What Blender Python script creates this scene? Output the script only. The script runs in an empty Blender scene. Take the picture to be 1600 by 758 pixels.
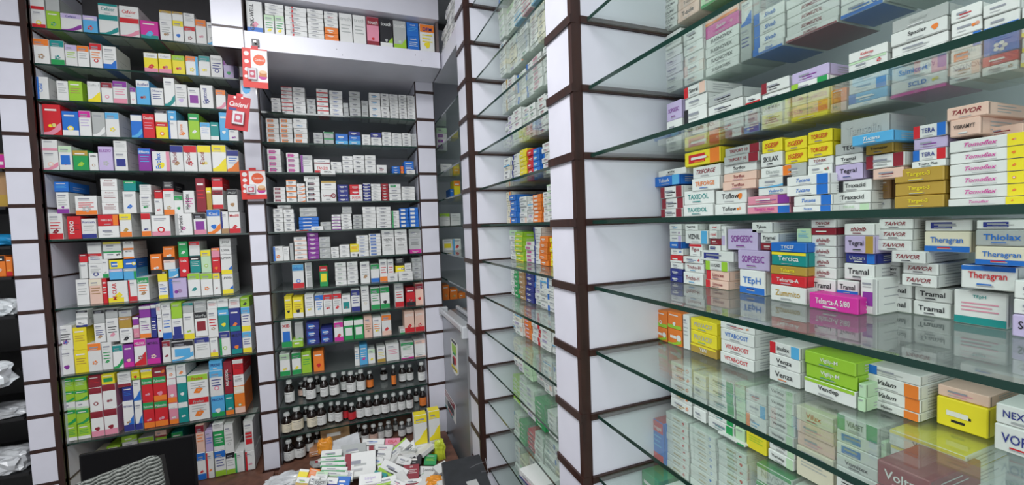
import bpy, math, random
from mathutils import Matrix, Vector
random.seed(7)
SC = bpy.context.scene
COL = SC.collection
H0 = 1.5                                   # height of the level at the eye
# ------------------------------------------------------------------ camera
F = 659.8
yaw, pitch, roll = .3681, -.0444, -.0355
cy, sy, cp, sp, cr, sr = math.cos(yaw), math.sin(yaw), math.cos(pitch), math.sin(pitch), math.cos(roll), math.sin(roll)
W = Vector((sy*cp, cy*cp, sp)); RT = Vector((cy, -sy, 0)); UP = RT.cross(W)
CR = cr*RT + sr*UP; CU = -sr*RT + cr*UP
EYE = Vector((0, 0, H0 + .0029))
cam = bpy.data.cameras.new('camera'); camo = bpy.data.objects.new('camera', cam); COL.objects.link(camo)
cam.sensor_width = 36; cam.lens = 36*F/1600; cam.clip_start = .01
M3 = Matrix((CR, CU, -W)).transposed()
camo.matrix_world = Matrix.Translation(EYE) @ M3.to_4x4()
SC.camera = camo
SC.view_settings.view_transform = 'Standard'; SC.view_settings.look = 'None'
SC.view_settings.exposure = -0.12; SC.view_settings.gamma = 1; SC.view_settings.use_curve_mapping = False
# ------------------------------------------------------------------ light
wd = bpy.data.worlds.new('world'); SC.world = wd; wd.use_nodes = True
wd.node_tree.nodes['Background'].inputs[0].default_value = (.93, .95, 1, 1)
wd.node_tree.nodes['Background'].inputs[1].default_value = .42
def area(name, loc, rot, sx, sy_, e, c=(1, 1, 1)):
    l = bpy.data.lights.new(name, 'AREA'); l.shape = 'RECTANGLE'; l.size = sx; l.size_y = sy_; l.energy = e; l.color = c
    o = bpy.data.objects.new(name, l); COL.objects.link(o); o.location = loc; o.rotation_euler = rot
    return o
R_ = math.radians
area('ceiling_panel_light', (-.55, 1.0, 2.80), (0, 0, 0), .9, .5, 34, (.97, .98, 1))
area('ceiling_panel_light', (-.5, -.6, 2.80), (0, 0, 0), 1.1, .6, 40, (.97, .98, 1))
area('front_fill_light', (-.7, -1.7, 1.55), (R_(90), 0, R_(-8)), 2.2, 1.7, 21, (.94, .97, 1))  # added soft fill from behind the camera, no real source there
SC.cycles.transparent_max_bounces = 24
SC.cycles.max_bounces = 8
SC.cycles.glossy_bounces = 3
# ------------------------------------------------------------------ unprojection helpers
def ray(px, py): return CR*((px-800)/F) - CU*((py-379)/F) + W
def onX(px, py, X): d = ray(px, py); return EYE + d*(X/d.x)
def onY(px, py, Y): d = ray(px, py); return EYE + d*(Y/d.y)
def onZ(px, py, Z): d = ray(px, py); return EYE + d*((Z-EYE.z)/d.z)
def pj(P):
    d = Vector(P) - EYE
    return 800+F*d.dot(CR)/d.dot(W), 379-F*d.dot(CU)/d.dot(W)
def lev(L): return H0 - .15*(L-4)
# ------------------------------------------------------------------ materials
def mat(name, c, rough=.5, noise=0, metal=0, bump=0, scale=30, spec=.5, wood=False):
    m = bpy.data.materials.new(name); m.use_nodes = True
    nt = m.node_tree; b = nt.nodes['Principled BSDF']
    b.inputs['Base Color'].default_value = (*c, 1); b.inputs['Roughness'].default_value = rough
    b.inputs['Metallic'].default_value = metal; b.inputs['Specular IOR Level'].default_value = spec
    if noise or bump:
        tc = nt.nodes.new('ShaderNodeTexCoord'); n = nt.nodes.new('ShaderNodeTexNoise')
        mp = nt.nodes.new('ShaderNodeMapping'); nt.links.new(tc.outputs['Object'], mp.inputs[0]); nt.links.new(mp.outputs[0], n.inputs[0])
        if wood: mp.inputs['Scale'].default_value = (1, 1, .12)
        n.inputs['Scale'].default_value = scale; n.inputs['Detail'].default_value = 5
        if noise:
            r = nt.nodes.new('ShaderNodeValToRGB')
            r.color_ramp.elements[0].position = .3; r.color_ramp.elements[1].position = .7
            r.color_ramp.elements[0].color = (*[v*(1-noise) for v in c], 1); r.color_ramp.elements[1].color = (*[min(1, v*(1+noise*.4)) for v in c], 1)
            nt.links.new(n.outputs[0], r.inputs[0]); nt.links.new(r.outputs[0], b.inputs['Base Color'])
        if bump:
            bp = nt.nodes.new('ShaderNodeBump'); bp.inputs['Strength'].default_value = bump; bp.inputs['Distance'].default_value = .002
            nt.links.new(n.outputs[0], bp.inputs['Height']); nt.links.new(bp.outputs[0], b.inputs['Normal'])
    return m
def glass_mat(name, tint, rough=0.0, ior=1.5, haze=0):
    m = bpy.data.materials.new(name); m.use_nodes = True; nt = m.node_tree
    for n in list(nt.nodes): nt.nodes.remove(n)
    out = nt.nodes.new('ShaderNodeOutputMaterial'); mix = nt.nodes.new('ShaderNodeMixShader')
    tr = nt.nodes.new('ShaderNodeBsdfTransparent'); gl = nt.nodes.new('ShaderNodeBsdfGlossy'); fr = nt.nodes.new('ShaderNodeFresnel')
    tr.inputs[0].default_value = (*tint, 1); gl.inputs['Roughness'].default_value = rough; fr.inputs[0].default_value = ior
    gm = nt.nodes.new('ShaderNodeNewGeometry'); mr = nt.nodes.new('ShaderNodeMapRange')   # same reflectance on entering and leaving the pane
    mr.inputs[3].default_value = ior; mr.inputs[4].default_value = 1/ior
    nt.links.new(gm.outputs['Backfacing'], mr.inputs[0]); nt.links.new(mr.outputs[0], fr.inputs[0])
    nt.links.new(fr.outputs[0], mix.inputs[0]); nt.links.new(tr.outputs[0], mix.inputs[1]); nt.links.new(gl.outputs[0], mix.inputs[2])
    end = mix
    if haze:
        df = nt.nodes.new('ShaderNodeBsdfDiffuse'); df.inputs[0].default_value = (.75, .8, .78, 1)
        m2 = nt.nodes.new('ShaderNodeMixShader'); m2.inputs[0].default_value = haze
        nt.links.new(mix.outputs[0], m2.inputs[1]); nt.links.new(df.outputs[0], m2.inputs[2]); end = m2
    nt.links.new(end.outputs[0], out.inputs[0])
    return m
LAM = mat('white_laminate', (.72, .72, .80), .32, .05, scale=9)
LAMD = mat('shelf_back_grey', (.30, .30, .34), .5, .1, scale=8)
LAMK = mat('shelf_back_dark', (.085, .08, .085), .5, .15, scale=8)  # unlit look of the far bay put into the laminate colour
WOOD = mat('brown_wood_edge', (.038, .013, .009), .4, .45, wood=True, scale=60, bump=.2)
WOODL = mat('brown_counter_wood', (.16, .07, .045), .5, .4, wood=True, scale=25)
GLASS = glass_mat('shelf_glass', (.93, .972, .948), 0, 1.55, .045)
EDGE = mat('glass_cut_edge', (.008, .035, .026), .12, 0, spec=.6)
FLOORM = mat('grey_floor_tile', (.35, .34, .33), .4, .2, scale=6)
CEILM = mat('ceiling_paint', (.8, .8, .8), .8, .03)
CARD = bpy.data.materials.new('printed_card'); CARD.use_nodes = True
_n = CARD.node_tree; _b = _n.nodes['Principled BSDF']; _a = _n.nodes.new('ShaderNodeAttribute'); _a.attribute_name = 'ink'
_b.inputs['Roughness'].default_value = .42; _b.inputs['Specular IOR Level'].default_value = .4
_ns = _n.nodes.new('ShaderNodeTexNoise'); _ns.inputs['Scale'].default_value = 70; _tc = _n.nodes.new('ShaderNodeTexCoord')
_mr = _n.nodes.new('ShaderNodeMapRange'); _mr.inputs[3].default_value = .93; _mr.inputs[4].default_value = 1.0
_mx = _n.nodes.new('ShaderNodeMix'); _mx.data_type = 'RGBA'; _mx.blend_type = 'MULTIPLY'; _mx.inputs[0].default_value = 1
_n.links.new(_tc.outputs['Object'], _ns.inputs[0]); _n.links.new(_ns.outputs[0], _mr.inputs[0])
_n.links.new(_a.outputs['Color'], _mx.inputs[6]); _n.links.new(_mr.outputs[0], _mx.inputs[7]); _n.links.new(_mx.outputs[2], _b.inputs['Base Color'])
# ------------------------------------------------------------------ mesh builder
class MB:
    def __init__(s): s.v = []; s.f = []; s.m = []; s.c = []
    def face(s, idx, m=0, c=None): s.f.append(idx); s.m.append(m); s.c.append(c)
    def quad(s, a, b, c, d, m=0, col=None):
        i = len(s.v); s.v += [a, b, c, d]; s.face((i, i+1, i+2, i+3), m, col)
    def box(s, x0, x1, y0, y1, z0, z1, m=0, col=None, cols=None, mats=None, b=0):
        if b:
            i = len(s.v)
            for (sx, sy2, sz) in [(a, e, g) for a in (0, 1) for e in (0, 1) for g in (0, 1)]:
                X = (x0, x1)[sx]; Y = (y0, y1)[sy2]; Z = (z0, z1)[sz]
                dx = b*(1-2*sx); dy = b*(1-2*sy2); dz = b*(1-2*sz)
                s.v += [(X, Y+dy, Z+dz), (X+dx, Y, Z+dz), (X+dx, Y+dy, Z)]
            k = lambda a, e, g, t: i + 3*(a*4+e*2+g) + t
            F6 = [(k(0,0,0,1), k(1,0,0,1), k(1,0,1,1), k(0,0,1,1)), (k(1,1,0,1), k(0,1,0,1), k(0,1,1,1), k(1,1,1,1)),
                  (k(0,1,0,0), k(0,0,0,0), k(0,0,1,0), k(0,1,1,0)), (k(1,0,0,0), k(1,1,0,0), k(1,1,1,0), k(1,0,1,0)),
                  (k(0,0,1,2), k(1,0,1,2), k(1,1,1,2), k(0,1,1,2)), (k(0,1,0,2), k(1,1,0,2), k(1,0,0,2), k(0,0,0,2))]
            for j, q in enumerate(F6): s.face(q, mats[j] if mats else m, cols[j] if cols else col)
            ec = cols[0] if cols else col
            for e in (0, 1):
                for g in (0, 1): s.face((k(0,e,g,1), k(1,e,g,1), k(1,e,g,2), k(0,e,g,2)) if (e ^ g) else (k(0,e,g,2), k(1,e,g,2), k(1,e,g,1), k(0,e,g,1)), m, ec)
            for a in (0, 1):
                for g in (0, 1): s.face((k(a,0,g,0), k(a,1,g,0), k(a,1,g,2), k(a,0,g,2)), m, ec)
                for e in (0, 1): s.face((k(a,e,0,0), k(a,e,1,0), k(a,e,1,1), k(a,e,0,1)), m, ec)
            for a in (0, 1):
                for e in (0, 1):
                    for g in (0, 1): s.face((k(a,e,g,0), k(a,e,g,1), k(a,e,g,2)), m, ec)
            return
        i = len(s.v)
        s.v += [(x0,y0,z0),(x1,y0,z0),(x1,y1,z0),(x0,y1,z0),(x0,y0,z1),(x1,y0,z1),(x1,y1,z1),(x0,y1,z1)]
        for j, q in enumerate([(0,1,5,4),(2,3,7,6),(3,0,4,7),(1,2,6,5),(4,5,6,7),(3,2,1,0)]):
            s.face(tuple(i+t for t in q), mats[j] if mats else m, cols[j] if cols else col)
    def lathe(s, prof, n=16, m=0, cx=0, cy_=0, caps=True):
        i = len(s.v)
        for r, z in prof:
            for t in range(n): a = 2*math.pi*t/n; s.v.append((cx+r*math.cos(a), cy_+r*math.sin(a), z))
        for k in range(len(prof)-1):
            for t in range(n): s.face((i+k*n+t, i+k*n+(t+1)%n, i+(k+1)*n+(t+1)%n, i+(k+1)*n+t), m)
        if caps:
            s.face(tuple(i+t for t in reversed(range(n))), m); s.face(tuple(i+(len(prof)-1)*n+t for t in range(n)), m)
    def mesh(s, name, mats):
        me = bpy.data.meshes.new(name); me.from_pydata(s.v, [], s.f)
        for m in mats: me.materials.append(m)
        if len(mats) > 1: me.polygons.foreach_set('material_index', s.m)
        if any(c is not None for c in s.c):
            at = me.color_attributes.new('ink', 'FLOAT_COLOR', 'CORNER'); buf = []
            for f, c in zip(s.f, s.c): buf += [*(c or (.8, .8, .8)), 1.0]*len(f)
            at.data.foreach_set('color', buf)
        return me
    def build(s, name, mats, parent=None, smooth=False):
        if not isinstance(mats, (list, tuple)): mats = [mats]
        me = s.mesh(name, mats)
        if smooth: me.polygons.foreach_set('use_smooth', [True]*len(me.polygons))
        o = bpy.data.objects.new(name, me); COL.objects.link(o)
        if parent: o.parent = parent
        return o
def tag(o, label=None, cat=None, group=None, kind=None):
    if label: o['label'] = label
    if cat: o['category'] = cat
    if group: o['group'] = group
    if kind: o['kind'] = kind
    return o
def empty(name, loc=(0, 0, 0), rz=0, **k):
    o = bpy.data.objects.new(name, None); COL.objects.link(o); o.location = loc; o.rotation_euler = (0, 0, rz); o.empty_display_size = .02
    return tag(o, **k) if k else o
ORD = ['first','second','third','fourth','fifth','sixth','seventh','eighth','ninth','tenth','eleventh','twelfth','thirteenth','fourteenth','fifteenth','sixteenth','seventeenth','eighteenth','nineteenth','twentieth','twenty-first','twenty-second','twenty-third','twenty-fourth','twenty-fifth','twenty-sixth','twenty-seventh','twenty-eighth','twenty-ninth','thirtieth','thirty-first','thirty-second','thirty-third','thirty-fourth','thirty-fifth','thirty-sixth','thirty-seventh','thirty-eighth','thirty-ninth','fortieth'] + ['later']*40
# ------------------------------------------------------------------ room shell
def slab(name, x0, x1, y0, y1, z0, z1, m, **k):
    b = MB(); b.box(x0, x1, y0, y1, z0, z1); o = b.build(name, m); o['kind'] = 'structure'; return o
slab('floor', -3.2, 1.2, -2.6, 3.2, -.05, 0, FLOORM)
slab('ceiling', -3.2, 1.2, -2.6, 3.2, 2.86, 2.92, CEILM)
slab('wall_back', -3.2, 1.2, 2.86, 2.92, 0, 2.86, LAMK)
slab('wall_right', 1.02, 1.08, -2.6, 2.86, 0, 2.86, LAM)
slab('wall_left', -3.2, -3.14, -2.6, 2.86, 0, 2.86, CEILM)
# ------------------------------------------------------------------ shelving columns and panels
YB, XR = 2.394, .4808
LV = list(range(-4, 14))
TT = .0075                                # half the height of a brown band
def tiles(b, axis, a0, a1, p, d, top=14, lo=-4):
    """white tiles between brown bands; axis X: face at y=p looking to -Y, axis Y: face at x=p looking to -X"""
    for L in range(lo, top):
        z1, z0 = lev(L)-TT, lev(L+1)+TT
        if axis == 'X': b.box(a0, a1, p, p+d, z0, z1, b=.0012)
        else: b.box(p, p+d, a0, a1, z0, z1, b=.0012)
def column(face, a0, a1, label, edge):
    """face 'X': stands in the back row; 'Y': in the glass row on the wall side"""
    o = empty('shelf_column', ((a0+a1)/2, YB, 0) if face == 'X' else (XR, (a0+a1)/2, 0), label=label, cat='column', group='white panelled columns between the shelves')
    off = o.location
    t, w, s = MB(), MB(), MB()
    top = 14
    if face == 'X':
        e0, e1 = (a0, a1-.022) if edge > 0 else (a0+.004, a1-.004)
        tiles(t, 'X', e0, e1, YB, .012)
        w.box(a0, a1, YB+.006, YB+.03, 0, 2.86)
        if edge > 0: w.box(a1-.022, a1, YB-.002, YB+.02, 0, 2.86)
        for L in LV: w.box(a0, a1, YB-.001, YB+.01, lev(L)-TT, lev(L)+TT)
        s.box(a0, a0+.012, YB+.03, 2.84, 0, 2.86); s.box(a1-.012, a1, YB+.03, 2.84, 0, 2.86)
        for L in LV: w.box(a1-.014, a1+.002, YB+.03, 2.82, lev(L)-.012, lev(L)-.004); w.box(a0-.002, a0+.014, YB+.03, 2.82, lev(L)-.012, lev(L)-.004)
    else:
        tiles(t, 'Y', a0+.003, a1, XR, .012)
        w.box(XR+.006, XR+.03, a0, a1, 0, 2.86)
        w.box(XR-.002, XR+.022, a0-.003, a0+.012, 0, 2.86)
        for L in LV: w.box(XR-.005, XR+.01, a0-.004, a1, lev(L)-.0092, lev(L)+.0092)
        for L in LV:
            s.box(XR+.024, 1.0, a0-.001, a0+.012, lev(L+1)+TT, lev(L)-TT, b=.001)
            w.box(XR+.02, 1.0, a0-.007, a0+.012, lev(L)-TT, lev(L)+TT)
        s.box(XR+.03, 1.0, a1-.012, a1, 0, 2.86)
    for nm, b, m in (('face_panels', t, LAM), ('brown_strips', w, WOOD), ('side_panels', s, LAM)):
        for i, v in enumerate(b.v): b.v[i] = (v[0]-off.x, v[1]-off.y, v[2])
        b.build(nm, m, o)
    return o
A0, A1, AB0, AB1, B0, B1 = -1.312, -1.205, -.456, -.378, .381, .484
column('X', A0, A1, 'white tiled column with brown edge beside the black monitor and dark corner', 1)
column('X', AB0, AB1, 'slim white tiled column that the red sachet cards hang on', 0)
column('X', B0, B1, 'slim white tiled column in the corner behind the steel fridge', 0)
C0, C1, D0, D1 = 1.700, 1.838, .836, .963
column('Y', C0, C1, 'white column with brown edge standing just in front of the steel fridge', 1)
column('Y', D0, D1, 'largest white column with brown edge, between the two glass-shelf bays', 1)
def back(name, x0, x1, z0, z1, m, label):
    b = MB(); b.box(x0, x1, 2.82, 2.84, z0, z1); o = b.build(name, m); o['kind'] = 'structure'
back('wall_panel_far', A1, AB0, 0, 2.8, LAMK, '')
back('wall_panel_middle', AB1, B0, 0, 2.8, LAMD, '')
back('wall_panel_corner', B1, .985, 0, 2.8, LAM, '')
b = MB(); b.box(.99, 1.0, -.9, 2.82, 0, 2.84); b.build('wall_panel_right', LAM)['kind'] = 'structure'
# glass shelves
GX = XR+.036
def gshelf(L, bay, x0, x1, y0, y1, front, label):
    """front: 'y' the cut edge looks to -Y, 'x' to -X"""
    z = lev(L); h = .0038 if front == 'y' else .0042
    b = MB(); cx, cyy = (x0+x1)/2, (y0+y1)/2
    ed = [0, 0, 0, 0, 0, 0]; ed[0 if front == 'y' else 2] = 1
    b.box(x0-cx, x1-cx, y0-cyy, y1-cyy, -h, h, mats=ed)
    o = b.build('glass_shelf', [GLASS, EDGE]); o.location = (cx, cyy, z)
    tag(o, label, 'glass shelf', 'green-edged glass shelves')
    return o
NAMES = {'A': 'monitor-side bay', 'B': 'ledge bay', 'C': 'slanting bay between the brown-edged columns', 'D': 'nearest glass bay'}
LA = [-2, -1, 0, 1, 2, 4, 6, 8, 10]
for i, L in enumerate(LA): gshelf(L, 'A', A1+.002, AB0-.002, YB+.02, 2.815, 'y', '%s glass shelf down in the bay above the black monitor' % ORD[i])
for i, L in enumerate(range(0, 12)): gshelf(L, 'B', AB1+.002, B0-.002, YB+.02, 2.815, 'y', '%s glass shelf down in the bay beneath the white ledge' % ORD[i])
for i, L in enumerate(range(-2, 13)): gshelf(L, 'C', GX, .985, D1+.003, C0-.006, 'x', '%s glass shelf down in the slanting bay between two brown-edged columns' % ORD[i])
for i, L in enumerate(range(0, 11)): gshelf(L, 'D', GX, .985, -.6, D0-.008, 'x', '%s glass shelf down in the nearest bay beside the largest column' % ORD[i])
for i, L in enumerate(range(0, 7)): gshelf(L, 'E', XR+.02, .985, C1+.004, 2.80, 'x', '%s glass shelf down in the corner recess above the fridge' % ORD[i])
# ------------------------------------------------------------------ cartons
PAL = dict(w=(.78,.79,.77), c=(.80,.74,.58), g=(.45,.47,.46), k=(.02,.02,.025), r=(.62,.02,.03), m=(.27,.02,.035), o=(.85,.22,.03),
           y=(.86,.72,.03), l=(.33,.58,.04), e=(.02,.33,.09), t=(.01,.27,.26), b=(.02,.16,.58), s=(.10,.42,.74), n=(.03,.04,.24),
           p=(.25,.04,.32), i=(.75,.28,.38), a=(.55,.46,.70), d=(.47,.30,.05), h=(.82,.56,.46), z=(.42,.25,.12), j=(.52,.72,.48), f=(.62,.03,.32))
CN = dict(w='white', c='cream', g='grey', k='black', r='red', m='maroon', o='orange', y='yellow', l='lime', e='green', t='teal', b='blue', s='sky-blue',
          n='navy', p='purple', i='pink', a='lilac', d='golden', h='peach', z='brown', j='mint', f='magenta')
FN = {'^': '{}-topped', '_': '{}-footed', '|': '{}-ended', '>': '{}-tipped', '#': '{}-panelled', '*': '{}-dotted', '~': '{}-waved', '/': '{}-cornered', '=': '{}-lined', 'V': '{}-striped', 'U': '{}-banded', 'S': '{}-sided', '.': '{}-spotted'}
GLY = {}
def glyph(txt, style):
    """flat letters, unit cap height: (verts2d, faces, width)"""
    k = (txt, style)
    if k not in GLY:
        cu = bpy.data.curves.new('t', 'FONT'); cu.body = txt; cu.resolution_u = 2; cu.size = 1
        if 'B' in style: cu.offset = .012
        if 'I' in style: cu.shear = .35
        o = bpy.data.objects.new('t', cu); me = o.to_mesh()
        v = [(p.co.x, p.co.y) for p in me.vertices]; f = [tuple(p.vertices) for p in me.polygons]
        o.to_mesh_clear(); bpy.data.objects.remove(o); bpy.data.curves.remove(cu)
        if not v: v = [(0, 0)]
        x0 = min(p[0] for p in v); x1 = max(p[0] for p in v); y0 = min(p[1] for p in v); y1 = max(p[1] for p in v)
        h = max(y1-y0, .01)
        GLY[k] = ([((a-x0)/h, (c-y0)/h) for a, c in v], f, (x1-x0)/h)
    return GLY[k]
def put_text(b, txt, style, x0, x1, z0, z1, y, col, vert=False):
    v, f, w = glyph(txt, style)
    if not f: return
    if vert:
        s = min((z1-z0)/w, (x1-x0)); cx, cz = (x0+x1)/2, (z0+z1)/2
        P = [(cx - (q-.5)*s, y, cz + (p-w/2)*s) for p, q in v]
    else:
        s = min((x1-x0)/w, (z1-z0)*1.0); s2 = max(s, min((z1-z0), s*1.7)); cx, cz = (x0+x1)/2, (z0+z1)/2
        P = [(cx + (p-w/2)*s, y, cz + (q-.5)*s2) for p, q in v]
    i = len(b.v); b.v += P
    for q in f: b.face(tuple(i+t for t in q), 0, col)
def carton(b, w, d, h, style, flip=1, rnd=random, near=False):
    """carton mesh, origin at the bottom middle of its front; x across, y into the shelf, z up"""
    parts = style.split(' ', 1); st = parts[0]; tx = parts[1] if len(parts) > 1 else None
    base = PAL[st[0]]; k = rnd.uniform(.93, 1.04) if st[0] == 'w' else rnd.uniform(.95, 1.05)
    base = tuple(min(.9, c*k) for c in base)
    marks = [(st[i], st[i+1]) for i in range(1, len(st)-1, 2)]
    top = bot = side = base
    for s, c in marks:
        if s == '^': top = PAL[c]
        if s == '_': bot = PAL[c]
        if s == 'S': side = PAL[c]
    b.box(-w/2, w/2, 0, d, 0, h, cols=[base, base, side, side, top if near else base, bot], b=min(.0012, h*.06, w*.06))
    e = .00025; y = -e
    X = lambda u: -w/2 + w*(.012+.976*u)
    Z = lambda v: h*(.015+.97*v)
    def q(u0, u1, v0, v1, c, yy=None):
        yy = y if yy is None else yy
        b.quad((X(u0), yy, Z(v0)), (X(u1), yy, Z(v0)), (X(u1), yy, Z(v1)), (X(u0), yy, Z(v1)), 0, c)
    def poly(pts, c):
        i = len(b.v); b.v += [(X(u), y, Z(v)) for u, v in pts]; b.face(tuple(range(i, i+len(pts))), 0, c)
    flat = w > h*1.15
    for s, c in marks:
        C_ = PAL[c]; y -= e
        if s == '^': q(0, 1, .74 if not flat else .8, 1, C_); 
        elif s == '_': q(0, 1, 0, .22 if not flat else .28, C_)
        elif s == '|': q(0, .2, 0, 1, C_)
        elif s == '>': q(.74 if flat else .8, 1, 0, 1, C_)
        elif s == 'U': q(0, 1, .4, .66, C_)
        elif s == 'V': q(.3, .38, 0, 1, C_)
        elif s == '#': q(.14, .86, .22, .62, C_) if not flat else q(.12, .6, .2, .8, C_)
        elif s in '*.':
            r = .24 if s == '*' else .14; cu, cv = (.5, .3) if not flat else (.82, .5); n = 10
            ru = min(r, r*h/w) if w > h else r; rv = min(r*.75, r*w/h) if h > w else r
            kd = rnd.randrange(5); E = lambda a, c, p, q, cc, m=10: poly([(a+p*math.cos(t*2*math.pi/m), c+q*math.sin(t*2*math.pi/m)) for t in range(m)], cc)
            c2 = tuple(min(1, x*.6+.2) for x in C_)
            if kd == 0:
                poly([(cu+ru*math.cos(t*2*math.pi/n)*(.75+.3*((t*7) % 3)/2), cv+rv*math.sin(t*2*math.pi/n)*(.75+.3*((t*5) % 3)/2)) for t in range(n)], C_)
            elif kd == 1: E(cu-ru*.45, cv, ru*.5, rv*.5, C_); E(cu+ru*.4, cv+rv*.2, ru*.55, rv*.6, c2)
            elif kd == 2: E(cu, cv, ru*.85, rv*.85, C_, 14); y -= e; E(cu, cv, ru*.5, rv*.5, base if s == '.' else (.8, .8, .78), 12)
            elif kd == 3:
                poly([(cu-ru, cv-rv*.6), (cu+ru*.2, cv-rv*.8), (cu+ru, cv+rv*.2), (cu+ru*.3, cv+rv), (cu-ru*.5, cv+rv*.4)], C_); y -= e; E(cu+ru*.1, cv, ru*.25, rv*.25, c2, 6)
            else:
                for t in range(5): E(cu+ru*.6*math.cos(t*1.257), cv+rv*.6*math.sin(t*1.257), ru*.36, rv*.36, C_ if t % 2 else c2, 7)
        elif s == '/': poly([(0, 0), (1, 0), (1, .52), (.75, .42), (.4, .2), (0, .1)], C_)
        elif s == '~':
            poly([(0, .08), (.3, .1), (.6, .2), (.8, .34), (1, .42), (1, .2), (.8, .1), (.5, 0), (0, 0)], C_)
        elif s == '=':
            n = 3 if not flat else 2
            for j in range(1 if (flat and tx) else 0, n):
                v = (.62-.11*j) if not flat else ((.42-.22*j) if not tx else .14)
                q(.14 if not flat else .3, (.86 if not flat else .7)-.12*(j % 2), v, v+(.035 if not flat else .09), C_)
    y -= e
    if tx:
        vert = '!' in tx[:3]; col = PAL[tx[0]]; body = tx.split(':', 1)[1]; sty = 'B' + ('I' if 'I' in tx[:3] else '')
        lf = any(s == '|' for s, c in marks); rt = any(s == '>' for s, c in marks)
        if vert: put_text(b, body, sty, X(.16), X(.5), Z(.12), Z(.92), y, col, True)
        elif flat: put_text(b, body, sty, X(.26 if lf else .14), X(.68 if rt else .86), Z(.36), Z(.36)+(Z(.74)-Z(.36))*min(1, .016/max(.001, h*.38)), y, col); q(.3, .62, .12, .17, (.4, .4, .42))
        else: put_text(b, body, sty, X(.08), X(.92), Z(.78), Z(.9), y, col)
    elif st[0] in 'wcgjhai' or not marks:
        tc = (.30, .31, .36) if st[0] in 'wcgjha' else (.8, .78, .75)
        if flat: q(.2, .2+rnd.uniform(.25, .5), .5, .66, tc); q(.2, .2+rnd.uniform(.2, .5), .24, .3, (.5, .5, .52))
        else: q(.14, .14+rnd.uniform(.4, .7), .83, .88, tc); q(.14, .7, .76, .785, (.5, .5, .52))
    else:
        if flat: q(.2, .65, .42, .6, (.82, .8, .76))
        else: q(.14, .8, .8, .86, (.82, .8, .76))
    # tuck flap and small print on the end that faces the camera
    sx = flip*(w/2+e)
    lc = (.42, .43, .45) if sum(side) > 1 else (.6, .6, .6)
    def sq(y0, y1, z0, z1, c):
        P = [(sx, y0, z0), (sx, y1, z0), (sx, y1, z1), (sx, y0, z1)]
        if flip < 0: P.reverse()
        i = len(b.v); b.v += P; b.face((i, i+1, i+2, i+3), 0, c)
    sq(d*.03, d*.045, h*.06, h*.94, tuple(x*.45 for x in side)); 
    for j in range(3 if near else 2): sq(d*.2, d*(.5+.12*((j*2) % 3)), h*(.25+.22*j), h*(.25+.22*j)+min(.0016, h*.07), lc)
POOL = []        # every carton to be built: dict
def look(st):
    s = st.split(' ')[0]; out = [CN[s[0]]]
    seen = 0
    for i in range(1, len(s)-1, 2):
        if s[i] == '=' and len(s) > 3: continue
        out.append(FN[s[i]].format(CN[s[i+1]])); seen += 1
        if seen == 2: break
    return ' '.join(out)
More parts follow.
